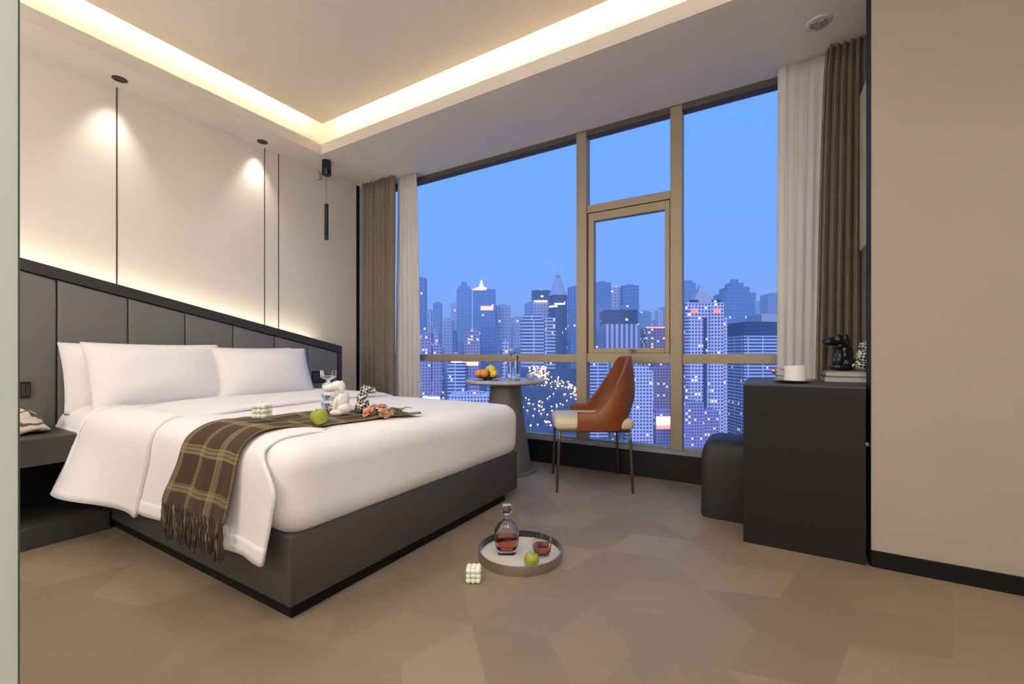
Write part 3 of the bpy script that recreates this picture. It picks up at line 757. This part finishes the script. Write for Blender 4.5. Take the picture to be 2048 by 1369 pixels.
# ================================================================ round table and what stands on it
TB = (-1.775, 2.895); TZ = .708
t = empty('side_table', (*TB, 0), 0, 'round grey side table on a flared pedestal by the window', 'table')
bm = bmesh.new(); lathe(bm, [(0, TZ-.030), (.290, TZ-.030), (.312, TZ-.018), (.315, TZ-.003), (.312, TZ), (0, TZ)], 64); auto(obj('tabletop', bm, M['tabletop'], t))
bm = bmesh.new(); lathe(bm, [(.118, TZ-.030), (.125, .62), (.143, .45), (.165, .28), (.192, .10), (.205, .018)], 48); auto(obj('pedestal', bm, M['pedestal'], t))
bm = bmesh.new(); lathe(bm, [(0, 0), (.245, 0), (.247, .006), (.243, .016), (.205, .018), (0, .018)], 56); auto(obj('foot_disc', bm, M['pedestal'], t))
px_, py_ = -1.88, 2.80
t = empty('fruit_plate', (px_, py_, TZ), 0, 'black plate on a small foot heaped with fruit on the round table', 'plate')
bm = bmesh.new(); lathe(bm, [(0, 0), (.035, 0), (.035, .008), (.06, .012), (.112, .022), (.115, .025), (.06, .017), (0, .016)], 40); auto(obj('dish', bm, M['plate'], t))
fl = [('orange', 'orange', 'orange', 'orange', .030), ('orange', 'orange', 'orange', 'orange', .028), ('lemon', 'lemon', 'lemon', 'lemon', .024), ('lemon', 'lemon', 'lemon', 'lemon', .026), ('pear', 'pear', 'pear', 'pear', .024), ('pear', 'pear', 'pear', 'pear', .022), ('orange', 'orange', 'orange', 'orange', .027), ('lemon', 'lemon', 'lemon', 'lemon', .025)]
pos = [(.005, -.045, .018), (-.045, -.03, .018), (.055, -.02, .020), (.03, .035, .018), (.0, .0, .062), (-.07, .0, .022), (-.025, .035, .018), (.035, -.005, .052)]
fl_lab = ['orange at the front middle of the fruit plate', 'orange at the front left of the fruit plate', 'large yellow lemon at the right edge of the fruit plate', 'lemon at the back right of the fruit plate', 'pale green pear on top of the fruit pile', 'green pear lying at the left edge of the fruit plate', 'orange at the back of the fruit plate', 'lemon leaning on the right side of the fruit pile']
for (nm, kd, m, cat, r), p, lb in zip(fl, pos, fl_lab):
    fruit(nm, kd, (px_+p[0]*1.2, py_+p[1]*1.2, TZ+p[2]), r*1.15, lb, cat, 'fruit on the plate', m, (random.uniform(-.3, .3), 0 if kd != 'pear' else .4, random.random()))
vx, vy = -1.74, 2.93
t = empty('bud_vase', (vx, vy, TZ), 0, 'tall clear glass bud vase with one white rose on the round table', 'vase')
bm = bmesh.new(); lathe(bm, [(0, 0), (.040, 0), (.042, .004), (.040, .10), (.042, .17), (.0405, .17), (.038, .10), (.038, .012), (0, .01)], 32); auto(obj('glass_body', bm, M['glass'], t), 50)
t = empty('cut_rose', (vx, vy, TZ+.012), 0, 'single white rose standing in the bud vase', 'flower')
obj('stem', tube(bmesh.new(), [(0, 0, 0), (.004, 0, .12), (0, 0, .215)], .002, 6), M['leafg'], t)
rose((0, 0, .205), .026, (.1, 0, 0), M['rosewhite'], t, 9)
bm = bmesh.new(); leaf(bm, (0, 0, .18), (1, .2, .3), .05, .014); leaf(bm, (0, 0, .17), (-1, .3, .2), .045, .013); obj('leaves', bm, M['leafg'], t, True)
t = empty('candlestick', (-1.66, 2.885, TZ), 0, 'thin black metal candlestick on the round table', 'candlestick')
bm = bmesh.new(); lathe(bm, [(0, 0), (.025, 0), (.025, .004), (.004, .006), (.0028, .16), (.006, .165), (.006, .185), (0, .185)], 16); auto(obj('holder', bm, M['blackcer'], t))
tum = None
for k, (x, y, lb) in enumerate(((-1.62, 2.80, 'small clear glass at the front right of the round table'), (-1.55, 2.90, 'small clear glass at the right edge of the round table'), (-1.60, 2.97, 'small clear glass behind the black candlestick'), (-1.68, 2.78, 'small clear glass between the fruit plate and the other glasses'))):
    if tum is None:
        tum = empty('drinking_glass', (x, y, TZ), 0)
        bm = bmesh.new(); lathe(bm, [(0, 0), (.020, 0), (.022, .003), (.027, .05), (.0255, .05), (.0205, .007), (0, .006)], 20); auto(obj('glass_body', bm, M['glass'], tum), 50)
        bm = bmesh.new(); lathe(bm, [(0, .0065), (.0200, .0075), (.0225, .022), (0, .0225)], 20); obj('tealight_wax', bm, M['wax'], tum, True)
        q = tum
    else: q = copy_tree(tum)
    setloc(q, (x, y, TZ)); tag(q, lb, 'glass', 'glasses on the round table')

# ================================================================ chair
CC = Vector((-1.078, 2.895, 0)); fa = math.atan2(-.478, -.878)
ch = empty('dining_chair', CC, fa, 'cognac leather tub chair with cream seat and thin metal legs by the window', 'chair')
def seatf(v, s):
    if s.z > 0: v.z += .012*(1-s.x**2)*(1-s.y**2)
    k = 1-.06*s.x if s.x > 0 else 1+.0
    v.y *= 1-.05*max(0, -s.x)
    return v
obj('seat', rsub((.0, 0, .445), (.262, .232, .040), .034, 14, seatf), M['cream'], ch, True)
# shell
def shell(off):
    def fn(u, v):
        ph = (u*2-1)*R(128); s = abs(ph)/R(128)
        rim = .525+.365*(sm(1-(max(0, s-.24))/.56))**1.0
        bot = .407+.10*sm(1-s/.42)
        z = bot+(rim-bot)*v
        n_ = 2.6; cs, sn = math.cos(ph), math.sin(ph); k = (abs(cs)**n_+abs(sn)**n_)**(-1/n_)
        lean = .035*math.sin(math.pi*min(1, max(0, (z-.42)/.50)))+.012*max(0, (z-.45)/.45)
        tuck = .055*max(0, 1-v*3.2)*sm(1-s/.5)
        A = .215+lean+off-tuck; B = .243+.012*math.sin(v*3)+off
        x_ = -A*cs*k - .03; y_ = B*sn*k
        if cs < 0: x_ = -.03+(-cs*k)*.215; y_ = math.copysign(B*(1-.04*(-cs)), sn)*(k*abs(sn))**.25
        y_ *= 1-.10*max(0, (z-.62)/.28)**1.3
        return (x_, y_, z)
    return fn
bm = grid(bmesh.new(), 64, 18, shell(0))
o = shl = solid(obj('shell', bm, M['leather'], ch, True), .026, 0)
b = o.modifiers.new('round', 'BEVEL'); b.width = .009; b.segments = 3; b.limit_method = 'ANGLE'; b.angle_limit = R(50)
bm = bmesh.new(); f_ = shell(.0135); tube(bm, [Vector(f_(i/60, 1))+Vector((0, 0, .002)) for i in range(61)], .0035, 6); obj('piping', bm, M['leather'], shl, True)
bm = bmesh.new(); q = .228
tube(bm, [(q, -.215, .402), (-q, -.215, .402)], .008, 8); tube(bm, [(q, .215, .402), (-q, .215, .402)], .008, 8)
tube(bm, [(q, -.215, .402), (q, .215, .402)], .008, 8); tube(bm, [(-q, -.215, .402), (-q, .215, .402)], .008, 8)
obj('seat_frame', bm, M['legmetal'], ch, True)
for sx_ in (1, -1):
    for sy_ in (1, -1):
        obj('leg', tube(bmesh.new(), [(sx_*.226, sy_*.214, .402), (sx_*.232, sy_*.217, .34), (sx_*.247, sy_*.226, .0)], [.010, .010, .008], 12), M['legmetal'], ch, True)

# ================================================================ desk, ottoman, objects
DX0, DX1, DY0, DY1, DZ = -.10, .362, 2.357, 3.00, .763
ds = empty('desk', (.13, 2.68, 0), 0, 'black desk with a solid side panel against the right wall', 'desk')
c = (.13, 2.68, 0)
bm = bmesh.new(); prism(bm, [(DX0, DY0), (DX1, DY0), (DX1, 2.475), (AX-.002, 2.475), (AX-.002, DY1), (DX0, DY1)], DZ-.008, DZ)
obj('desktop', rel(bm, c), M['nstand'], ds)
obj('side_panel', rel(box(DX0, DX1, DY0, DY0+.03, 0, DZ-.008, .001), c), M['desk'], ds)
obj('side_panel', rel(box(DX0, DX1, DY1-.03, DY1, 0, DZ-.008, .001), c), M['desk'], ds)
obj('modesty_panel', rel(box(.30, .33, DY0+.03, DY1-.03, .25, DZ-.008, .001), c), M['desk'], ds)
def otf(v, s):
    if s.z > 0: v.z += .008*(1-s.x**2)*(1-s.y**2)
    return v
ot = empty('ottoman', (-.12, 2.80, 0), 0, 'black leather ottoman with rounded top partly under the desk', 'ottoman')
bm = bmesh.new(); lathe(bm, [(0, 0), (.99, 0), (1, .006), (1, .30), (.99, .335), (.965, .365), (.92, .392), (.84, .412), (.70, .424), (.4, .431), (0, .433)], 72, (0, 0, 0), lambda a, z: tuple(k*sq(9)(a, z) for k in (.206, .196)))
obj('upholstery', bm, M['pouf'], ot, True)
obj('base_board', box(-.19, .19, -.18, .18, -.0, .005), M['black'], ot)
cp = empty('saucer', (.111, 2.55, DZ), 0, 'dark-rimmed saucer under the white cup on the desk', 'saucer')
bm = bmesh.new(); lathe(bm, [(0, 0), (.05, 0), (.055, .003), (.086, .012), (.087, .015), (.055, .008), (0, .006)], 40); auto(obj('dish', bm, M['steel'], cp))
cu = empty('coffee_cup', (.115, 2.55, DZ+.007), 0, 'white straight-sided cup with a round handle on the saucer', 'cup')
bm = bmesh.new(); lathe(bm, [(0, 0), (.040, 0), (.047, .006), (.049, .02), (.050, .078), (.047, .078), (.045, .02), (.03, .008), (0, .007)], 40); auto(obj('bowl', bm, M['whitecer'], cu))
bm = bmesh.new(); tube(bm, [(-.047, -.02, .058), (-.075, -.032, .062), (-.088, -.037, .045), (-.075, -.032, .028), (-.048, -.02, .026)], [.004, .005, .009, .005, .004], 8); ell(bm, (-.09, -.038, .052), (.012, .010, .012)); obj('handle', bm, M['steel'], cu, True)
def book(x0, x1, y0, y1, z0, z1, label):
    t = empty('book', ((x0+x1)/2, (y0+y1)/2, z0), 0, label, 'book', 'books on the desk'); c_ = ((x0+x1)/2, (y0+y1)/2, z0); e_ = .003
    bm = bmesh.new(); bx(bm, x0, x1, y0, y1, z0, z0+e_); bx(bm, x0, x1, y0, y1, z1-e_, z1); bx(bm, x0, x0+e_, y0, y1, z0, z1)
    obj('cover', rel(bm, c_), M['cover'], t)
    obj('pages', rel(box(x0+e_, x1-.004, y0+.004, y1-.004, z0+e_, z1-e_), c_), M['paper'], t)
book(.250, .470, 2.72, 2.90, DZ, DZ+.029, 'grey hardback book at the bottom of the pair on the desk')
book(.256, .470, 2.73, 2.90, DZ+.029, DZ+.057, 'grey hardback book on top of the pair, under the figurines')
puppy((.343, 2.80, DZ+.057), .185, R(195), 'blackcer', 'glossy black seated dog figurine on the two books')
puppy((.418, 2.775, DZ+.057), .150, R(20), 'check', 'black and white checkered dog figurine on the books beside the black one')
mr = empty('wall_cabinet', (.455, 2.7, 1.45), 0, 'pale gold panel mounted on the alcove wall above the desk', 'wall panel')
c = (.455, 2.7, 1.45)
obj('front_panel', rel(box(.42, .435, 2.49, 2.905, 1.45, 2.27, .002), c), M['gold'], mr)
obj('back_box', rel(box(.435, AX, 2.51, 2.88, 1.47, 2.25), c), M['hb_frame'], mr)
o = obj('door_stop', box(.364, .3795, RY+.02, RY+.05, .505, .520, .002), M['steel'])
tag(o, 'tiny metal catch on the black edge of the right wall', 'catch')
# frosted glass partition beside the camera
gp = empty('glass_partition', (-.89, -.2, 0), 0, 'frosted greenish glass partition at the left edge', 'partition')
c = (-.89, -.2, 0)
obj('glass_pane', rel(box(-.892, -.88, -.45, .162, .01, 2.4), c), M['frost'], gp)
obj('edge_seal', rel(box(-.893, -.879, .162, .1638, .01, 2.4), c), M['seal'], gp)
obj('floor_channel', rel(box(-.9, -.872, -.45, .1635, 0, .012), c), M['steel'], gp)

# ================================================================ the city outside
GZ = -150
def facade(name, wall, glassc, fh, ww, kind='grid', lit=.08, litc=(1, .74, .5), ls=.7, fill=.55):
    g = NT(name); t = g.node('ShaderNodeTexCoord'); s = g.node('ShaderNodeSeparateXYZ'); g.link(t.outputs['Object'], s.inputs[0])
    nn = g.node('ShaderNodeSeparateXYZ'); g.link(t.outputs['Normal'], nn.inputs[0])
    ue = g.math('DIVIDE', g.math('ADD', g.math('ADD', s.outputs[0], s.outputs[1]), 500.0), ww); ve = g.math('DIVIDE', g.math('ADD', s.outputs[2], 1000.0), fh)
    vm = g.math('LESS_THAN', g.math('FRACT', ve), fill)
    if kind == 'grid': um = g.math('LESS_THAN', g.math('FRACT', ue), .6)
    elif kind == 'strip': um = g.math('LESS_THAN', g.math('FRACT', g.math('DIVIDE', ue, 9.0)), .93)
    else: um = g.math('LESS_THAN', g.math('FRACT', ue), .5)
    mask = g.math('MULTIPLY', um, vm) if kind != 'fin' else um
    side = g.math('LESS_THAN', g.math('ABSOLUTE', nn.outputs[2]), .5)
    mask = g.math('MULTIPLY', mask, side)
    cv = g.node('ShaderNodeCombineXYZ'); g.link(g.math('FLOOR', ue), cv.inputs[0]); g.link(g.math('FLOOR', ve), cv.inputs[1])
    wn = g.node('ShaderNodeTexWhiteNoise'); wn.noise_dimensions = '3D'; oi = g.node('ShaderNodeObjectInfo'); g.link(oi.outputs['Random'], cv.inputs[2]); g.link(cv.outputs[0], wn.inputs[0])
    on = g.math('MULTIPLY', mask, g.math('LESS_THAN', wn.outputs['Value'], lit))
    g.link(g.mix(mask, wall, glassc), g.p.inputs['Base Color']); g.p.inputs['Roughness'].default_value = .6
    g.p.inputs['Emission Color'].default_value = (*litc, 1); g.link(g.math('MULTIPLY', on, ls), g.p.inputs['Emission Strength'])
    return g.m
FM = {
 'white_strip': facade('white_ribbon_facade', (.66, .66, .76), (.03, .06, .18), 6.2, 3, 'strip', .012),
 'white_grid': facade('white_grid_facade', (.74, .68, .78), (.08, .08, .20), 6.4, 6.0, 'grid', .05),
 'mauve_grid': facade('mauve_grid_facade', (.44, .35, .54), (.09, .08, .20), 5.8, 5.4, 'grid', .07),
 'brown_grid': facade('brown_grid_facade', (.36, .25, .32), (.05, .05, .14), 5.4, 5.4, 'grid', .12),
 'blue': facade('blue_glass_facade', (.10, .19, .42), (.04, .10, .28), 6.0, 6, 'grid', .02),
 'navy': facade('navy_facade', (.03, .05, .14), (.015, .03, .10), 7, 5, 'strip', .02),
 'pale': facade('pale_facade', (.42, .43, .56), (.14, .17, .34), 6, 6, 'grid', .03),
 'grey_fin': facade('grey_fin_facade', (.58, .56, .66), (.12, .13, .26), 6, 9, 'fin', .01),
}
M['neon'] = emis('warm_sign_light', (1, .48, .26), .8); M['neonw'] = emis('white_sign_light', (1, .82, .66), 1.0); M['redlamp'] = emis('red_beacon_light', (1, .16, .12), .8)
M['lampglow'] = emis('golden_lamp_glow', (1, .60, .30), 1.2)
M['coral'] = emis('coral_roof_light', (1, .42, .28), .4)
M['cone'] = mat('pale_metal_roof', (.42, .44, .50), .5); M['pyr'] = mat('pale_roof_tiles', (.50, .45, .50), .7)
M['ground'] = facade('city_ground', (.06, .06, .11), (.03, .03, .06), 60, 60, 'grid', .02)
fw = Vector((-math.sin(YAW), math.cos(YAW), 0)); rt = Vector((math.cos(YAW), math.sin(YAW), 0))
def topz(y, D): return CH+(711-y)/F*D
def bld(px0, px1, yt, D, m, label=None, depth=None, rot=0, extra=None, name='tower_block', group=None, tiers=None, cat='building'):
    K = D/800; wd = (px1-px0)/F*800; dp = depth or max(15, wd*.8); lat = ((px0+px1)/2-1024)/F*D
    pc = fw*(D+dp*K/2)+rt*lat; H_ = (topz(yt, D)-GZ)/K
    o = empty(name, (pc.x, pc.y, GZ), YAW+rot, label, cat, group); o.scale = (K, K, K)
    bm = bmesh.new(); bx(bm, -wd/2, wd/2, -dp/2, dp/2, 0, H_)
    if tiers:
        for (k, h) in tiers: bx(bm, -wd/2*k, wd/2*k, -dp/2*k, dp/2*k, H_-.5, H_+h/K)
    else:
        bx(bm, -wd*.18, wd*.22, -dp*.2, dp*.2, H_-.5, H_+3)
    obj('walls', bm, FM[m], o)
    if extra: extra(o, wd, dp, H_, 800)
    return o
def part(o, nm, m, x0, x1, y0, y1, z0, z1): obj(nm, box(x0, x1, y0, y1, z0, z1), m, o)
px2 = lambda n, D: n/F*D
# far left and centre-left group
bld(826, 851, 556, 1500, 'blue', 'tall blue tower at the far left edge of the window view', rot=.1)
def ant(o, w_, d_, h_, D):
    obj('antenna', tube(bmesh.new(), [(0, 0, h_), (0, 0, h_+px2(20, D))], [px2(2, D), px2(.6, D)], 6), M['cone'], o)
bld(913, 941, 578, 2300, 'blue', 'hazy distant tower with a pointed antenna left of the gold-crowned tower', extra=ant, tiers=[(.8, 16), (.4, 40)])
def gold(o, w_, d_, h_, D):
    bm = bmesh.new(); lathe(bm, [(0, 0), (w_*.32, 0), (w_*.28, px2(5, D)), (w_*.1, px2(8, D)), (w_*.03, px2(20, D)), (0, px2(22, D))], 6, (-w_*.15, 0, h_)); obj('lit_crown', bm, M['neonw'], o)
    part(o, 'lit_sign', M['neon'], -w_*.15, w_*.42, -d_/2-3, -d_/2, h_-px2(42, D), h_-px2(34, D))
    part(o, 'parapet_light', M['neon'], -w_*.5, w_*.1, -d_/2-2, -d_/2, h_-px2(2, D), h_+px2(1, D))
bld(946, 990, 579, 1800, 'blue', 'blue tower with a glowing gold crown and an orange sign', extra=gold)
bld(990, 1022, 611, 2000, 'pale', 'pale slab tower right of the gold-crowned tower')
bld(962, 994, 655, 1150, 'blue', 'mid-height blue block in front of the gold-crowned tower')
def band(o, w_, d_, h_, D):
    part(o, 'dark_top', FM['navy'], -w_*.52, w_*.52, -d_/2-1, d_/2, h_-px2(18, D), h_+1)
    part(o, 'light_band', M['neonw'], -w_*.38, w_*.32, -d_/2-3, -d_/2-1, h_-px2(23, D), h_-px2(20, D))
bld(1065, 1100, 582, 1250, 'pale', 'square tower with a dark navy top and a band of lights', extra=band)
def conet(o, w_, d_, h_, D):
    bm = bmesh.new(); lathe(bm, [(w_*.52, 0), (w_*.50, px2(3, D)), (w_*.42, px2(8, D)), (w_*.22, px2(28, D)), (w_*.14, px2(36, D)), (0, px2(38, D))], 28, (0, 0, h_)); obj('conical_roof', bm, M['cone'], o, True)
    bm = bmesh.new(); ell(bm, (0, 0, h_+px2(42, D)), (w_*.13, w_*.13, px2(4.5, D))); obj('crown_ball', bm, M['pyr'], o, True)
    obj('antenna', tube(bmesh.new(), [(0, 0, h_+px2(44, D)), (0, 0, h_+px2(72, D))], [px2(.8, D), px2(.4, D)], 6), M['cone'], o)
    part(o, 'light_band', M['neonw'], -w_*.25, w_*.3, -d_/2-3, -d_/2-1.5, h_-px2(20, D), h_-px2(17, D))
def roundtower(px0, px1, yt, D, m, label, extra):
    K = D/800; wd = (px1-px0)/F*800; lat = ((px0+px1)/2-1024)/F*D; pc = fw*(D+wd*K/2)+rt*lat; H_ = (topz(yt, D)-GZ)/K
    o = empty('round_tower', (pc.x, pc.y, GZ), YAW, label, 'building'); o.scale = (K, K, K)
    bm = bmesh.new(); lathe(bm, [(wd/2, 0), (wd/2, H_), (0, H_)], 24); obj('walls', bm, FM[m], o)
    extra(o, wd, wd, H_, 800)
roundtower(1099, 1137, 590, 1200, 'navy', 'round dark blue tower with a pale conical roof and spire', conet)
bld(1042, 1088, 640, 820, 'white_strip', 'white and blue striped office block, left half of the stepped pair', tiers=[(.8, 10)])
bld(1088, 1111, 636, 835, 'white_strip', 'white and blue striped office block, right half of the stepped pair')
bld(1138, 1165, 574, 1500, 'blue', 'tall blue tower just left of the left mullion')
bld(1004, 1018, 683, 900, 'white_grid', 'small pale block beside the round table rose')
bld(895, 930, 726, 620, 'white_strip', 'striped office block with a lit signboard on its roof, left of the fruit plate', extra=lambda o, w_, d_, h_, D: (part(o, 'signboard', M['neonw'], -w_*.3, w_*.3, -d_/2, -d_/2+2, h_, h_+px2(8, D)),))
bld(922, 958, 732, 640, 'mauve_grid', 'mauve block with a lit orange rooftop board behind the fruit plate', extra=lambda o, w_, d_, h_, D: (part(o, 'signboard', M['neon'], -w_*.45, w_*.45, -d_/2, -d_/2+2, h_, h_+px2(8, D)),))
bld(898, 992, 790, 480, 'white_grid', 'wide low white building just above the edge of the bed')
bld(842, 862, 668, 900, 'mauve_grid', 'slim mauve residential block beside the left sheer curtain')
bld(866, 884, 690, 800, 'mauve_grid', 'slim mauve residential block, second from the left sheer curtain')
bld(884, 905, 640, 1400, 'pale', 'pale hazy tower left of the gold-crowned tower')
bld(930, 960, 660, 1000, 'mauve_grid', 'mauve block between the pale tower and the blue block')
# centre bay
bld(1190, 1222, 565, 1500, 'blue', 'tall blue slab behind the opening window sash, leftmost there')
bld(1222, 1246, 577, 1700, 'pale', 'pale blue tower behind the sash with a red light on top', extra=lambda o, w_, d_, h_, D: part(o, 'beacon', M['redlamp'], -w_*.1, w_*.1, -5, 5, h_+4, h_+px2(5, D)))
bld(1246, 1278, 571, 1500, 'blue', 'blue glass tower, right of the red-lit one behind the sash')
def darktop(o, w_, d_, h_, D):
    part(o, 'dark_top', FM['navy'], -w_*.46, w_*.46, -d_/2-1, d_/2*.9, h_, h_+px2(28, D))
bld(1208, 1278, 648, 720, 'grey_fin', 'pale block with vertical fins and a navy top behind the sash', extra=darktop)
bld(1292, 1340, 656, 820, 'brown_grid', 'brown gridded block with a coral-lit roof edge behind the sash', extra=lambda o, w_, d_, h_, D: part(o, 'lit_roof_edge', M['coral'], -w_*.5, w_*.5, -d_/2-2, -d_/2, h_-px2(1, D), h_+px2(2, D)), tiers=[(.9, 1)])
bld(1296, 1340, 735, 560, 'brown_grid', 'brown gridded block in the lower centre window')
bld(1262, 1306, 742, 470, 'white_grid', 'slender white residential tower in the lower centre window', tiers=[(.7, 5)])
bld(1180, 1215, 722, 560, 'white_strip', 'striped block in the lower centre window behind the chair')
bld(1312, 1345, 822, 520, 'coral_h' if 0 else 'mauve_grid', 'low mauve hall with a bright lit front in the lower centre window', extra=lambda o, w_, d_, h_, D: (part(o, 'lit_front', M['neonw'], -w_*.5, w_*.4, -d_/2-2, -d_/2, h_-px2(28, D), h_-px2(12, D)), part(o, 'lit_canopy', M['coral'], -w_*.5, w_*.4, -d_/2-4, -d_/2, h_-px2(36, D), h_-px2(29, D))))
# right bay
def twin(o, w_, d_, h_, D):
    bm = bmesh.new(); lathe(bm, [(w_*.42, 0), (w_*.26, px2(16, D)), (w_*.14, px2(22, D)), (w_*.05, px2(38, D)), (0, px2(40, D))], 4, (0, 0, h_)); bmesh.ops.rotate(bm, verts=bm.verts[:], cent=(0, 0, h_), matrix=Matrix.Rotation(R(45), 3, 'Z')); obj('pyramid_roof', bm, M['pyr'], o)
    part(o, 'central_recess', FM['navy'], -w_*.05, w_*.05, -d_/2-1, -d_/2, 0, h_-px2(30, D))
    for s in (-1, 1):
        part(o, 'roof_terrace', FM['navy'], s*w_*.29-w_*.11, s*w_*.29+w_*.11, -d_/2-1, -d_/2+6, h_, h_+px2(5, D))
        part(o, 'bay', FM['white_grid'], s*w_*.29-w_*.17, s*w_*.29+w_*.17, -d_/2-4, -d_/2, 0, h_-px2(8, D))
        part(o, 'beacon', M['redlamp'], s*w_*.29-px2(5, D), s*w_*.29+px2(5, D), -d_/2-6, -d_/2-4, h_-px2(22, D), h_-px2(13, D))
bld(1372, 1448, 605, 520, 'white_grid', 'white residential tower with a pyramid roof and two red lights', extra=twin, depth=40, tiers=[(.85, 2)])
bld(1440, 1455, 634, 525, 'white_grid', 'narrow white wing at the right side of the red-lit tower')
bld(1450, 1512, 585, 1700, 'blue', 'hazy blue stepped tower right of the pyramid-roofed tower', tiers=[(.72, 24), (.45, 42), (.2, 58)])
bld(1368, 1392, 566, 1900, 'blue', 'dark blue hazy tower just right of the thick mullion', tiers=[(.6, 12)])
bld(1536, 1570, 588, 2000, 'blue', 'hazy blue tower beside the right sheer curtain')
bld(1488, 1580, 672, 560, 'white_strip', 'striped white and navy office block above the desk', extra=lambda o, w_, d_, h_, D: (part(o, 'dark_top', FM['navy'], -w_*.5, w_*.5, -d_/2, d_/2, h_, h_+px2(28, D)), part(o, 'plant_room', M['cone'], -w_*.12, w_*.25, -d_/2, d_/2*.5, h_+px2(28, D), h_+px2(44, D))))
bld(1452, 1488, 700, 640, 'blue', 'blue glass slab between the red-lit tower and the striped block')
bld(1368, 1408, 805, 420, 'mauve_grid', 'low mauve block in the lower right window beside the mullion')
bld(1404, 1440, 822, 440, 'mauve_grid', 'lower mauve block behind the black ottoman')
def storefront(px0, px1, y0, y1, D, m, label):
    bld(px0, px1, y0, D, 'mauve_grid', label, name='market_hall', extra=lambda o, w_, d_, h_, D: part(o, 'lit_front', m, -w_*.5, w_*.5, -d_/2-2, -d_/2, max(0, h_-px2(y1-y0, D)), h_-px2(2, D)), tiers=[(.9, .6)])
storefront(1064, 1116, 846, 862, 640, M['neonw'], 'low hall with a white lit front seen under the chair arm')
storefront(1118, 1152, 858, 866, 600, M['neon'], 'low hall with an orange lit front just above the sill under the chair arm')
storefront(846, 880, 792, 800, 560, M['neonw'], 'low block with a lit white band beside the left sheer curtain')
# background blocks (haze swallows their detail)
random.seed(11); placed = []
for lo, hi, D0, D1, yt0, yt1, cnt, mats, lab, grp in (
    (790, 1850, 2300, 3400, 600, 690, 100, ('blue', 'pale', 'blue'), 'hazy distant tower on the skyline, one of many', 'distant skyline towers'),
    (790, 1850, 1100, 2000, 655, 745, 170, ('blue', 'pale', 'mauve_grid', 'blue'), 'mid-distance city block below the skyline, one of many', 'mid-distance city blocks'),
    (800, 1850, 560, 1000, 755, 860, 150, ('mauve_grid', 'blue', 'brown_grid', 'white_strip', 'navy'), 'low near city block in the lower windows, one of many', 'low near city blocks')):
    for k in range(cnt):
        D = random.uniform(D0, D1); x0 = lo+(hi-lo)*(k+random.random())/cnt; wd = random.uniform(10, 26)
        yt = random.uniform(yt0, yt1)
        if D < 1050 and x0+wd > 1040 and x0 < 1175: continue
        if any(abs(D-d2) < 60 and x0 < b2+3 and x0+wd > a2-3 for a2, b2, d2 in placed): continue
        placed.append((x0, x0+wd, D))
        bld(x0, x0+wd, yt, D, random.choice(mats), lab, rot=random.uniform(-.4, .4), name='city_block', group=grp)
bm = bmesh.new(); bx(bm, -6000, 6000, 80, 9000, GZ-2, GZ); o = obj('ground', bm, M['ground']); o['kind'] = 'structure'
# wooded hillside park with its lamps, seen beyond the round table
def hillz(D): return GZ+50+(min(D, 800)-520)/280*76
hb_ = bmesh.new(); rows = []
for i in range(9):
    D = 500+i*37.5
    rows.append([hb_.verts.new(tuple(fw*D+rt*(px-1024)/F*D)[:2]+((hillz(D) if 0 < k < 10 else GZ)+ (3*noise.noise(Vector((px*.1, D*.02, 0))) if 0 < k < 10 else 0),)) for k, px in enumerate([1030, 1042]+[1042+14*q for q in range(1, 9)]+[1170])])
for A, B in zip(rows, rows[1:]):
    for k in range(10): hb_.faces.new((A[k], A[k+1], B[k+1], B[k]))
M['woods'] = mat('dark_woodland', (.05, .07, .13), .9, nscale=.08, namt=.5)
struct('hillside', hb_, M['woods'], None, True)
random.seed(4); proto = None
for k in range(250):
    if k < 190:
        t_ = random.random(); px = 1066+92*t_; D = 765-100*t_+random.gauss(0, 16); 
        if k % 2 == 0: px = 1058+random.random()*36; D = random.uniform(690, 795)
    else: px = random.uniform(1046, 1158); D = random.uniform(540, 660)
    D = min(D, 796); pc = fw*D+rt*(px-1024)/F*D
    if proto is None:
        proto = empty('street_lamp', (0, 0, 0)); obj('pole', tube(bmesh.new(), [(0, 0, 0), (0, 0, 6)], .25, 5), M['cone'], proto)
        bm = bmesh.new(); ell(bm, (0, 0, 6.6), (1.25, 1.25, 1.1), None, 8, 6); obj('lamp_head', bm, M['lampglow'], proto); q = proto
    else: q = copy_tree(proto)
    setloc(q, (pc.x, pc.y, hillz(D)-1)); tag(q, 'glowing street lamp on the dark hillside beyond the round table, one of many', 'street lamp', 'street lamps on the hillside')

# dusk haze lying over the city
def haze():
    m = bpy.data.materials.new('dusk_haze'); m.use_nodes = True; n = m.node_tree; n.nodes.clear()
    o = n.nodes.new('ShaderNodeOutputMaterial'); v = n.nodes.new('ShaderNodeVolumeScatter')
    v.inputs['Color'].default_value = (.58, .84, 1, 1); v.inputs['Density'].default_value = .00028; v.inputs['Anisotropy'].default_value = -.25
    n.links.new(v.outputs[0], o.inputs['Volume']); return m
bm = bmesh.new(); bx(bm, -7000, 7000, 120, 9500, GZ-5, 330); o = obj('haze', bm, haze()); tag(o, 'blue dusk haze lying over the distant city', 'haze', kind='stuff')
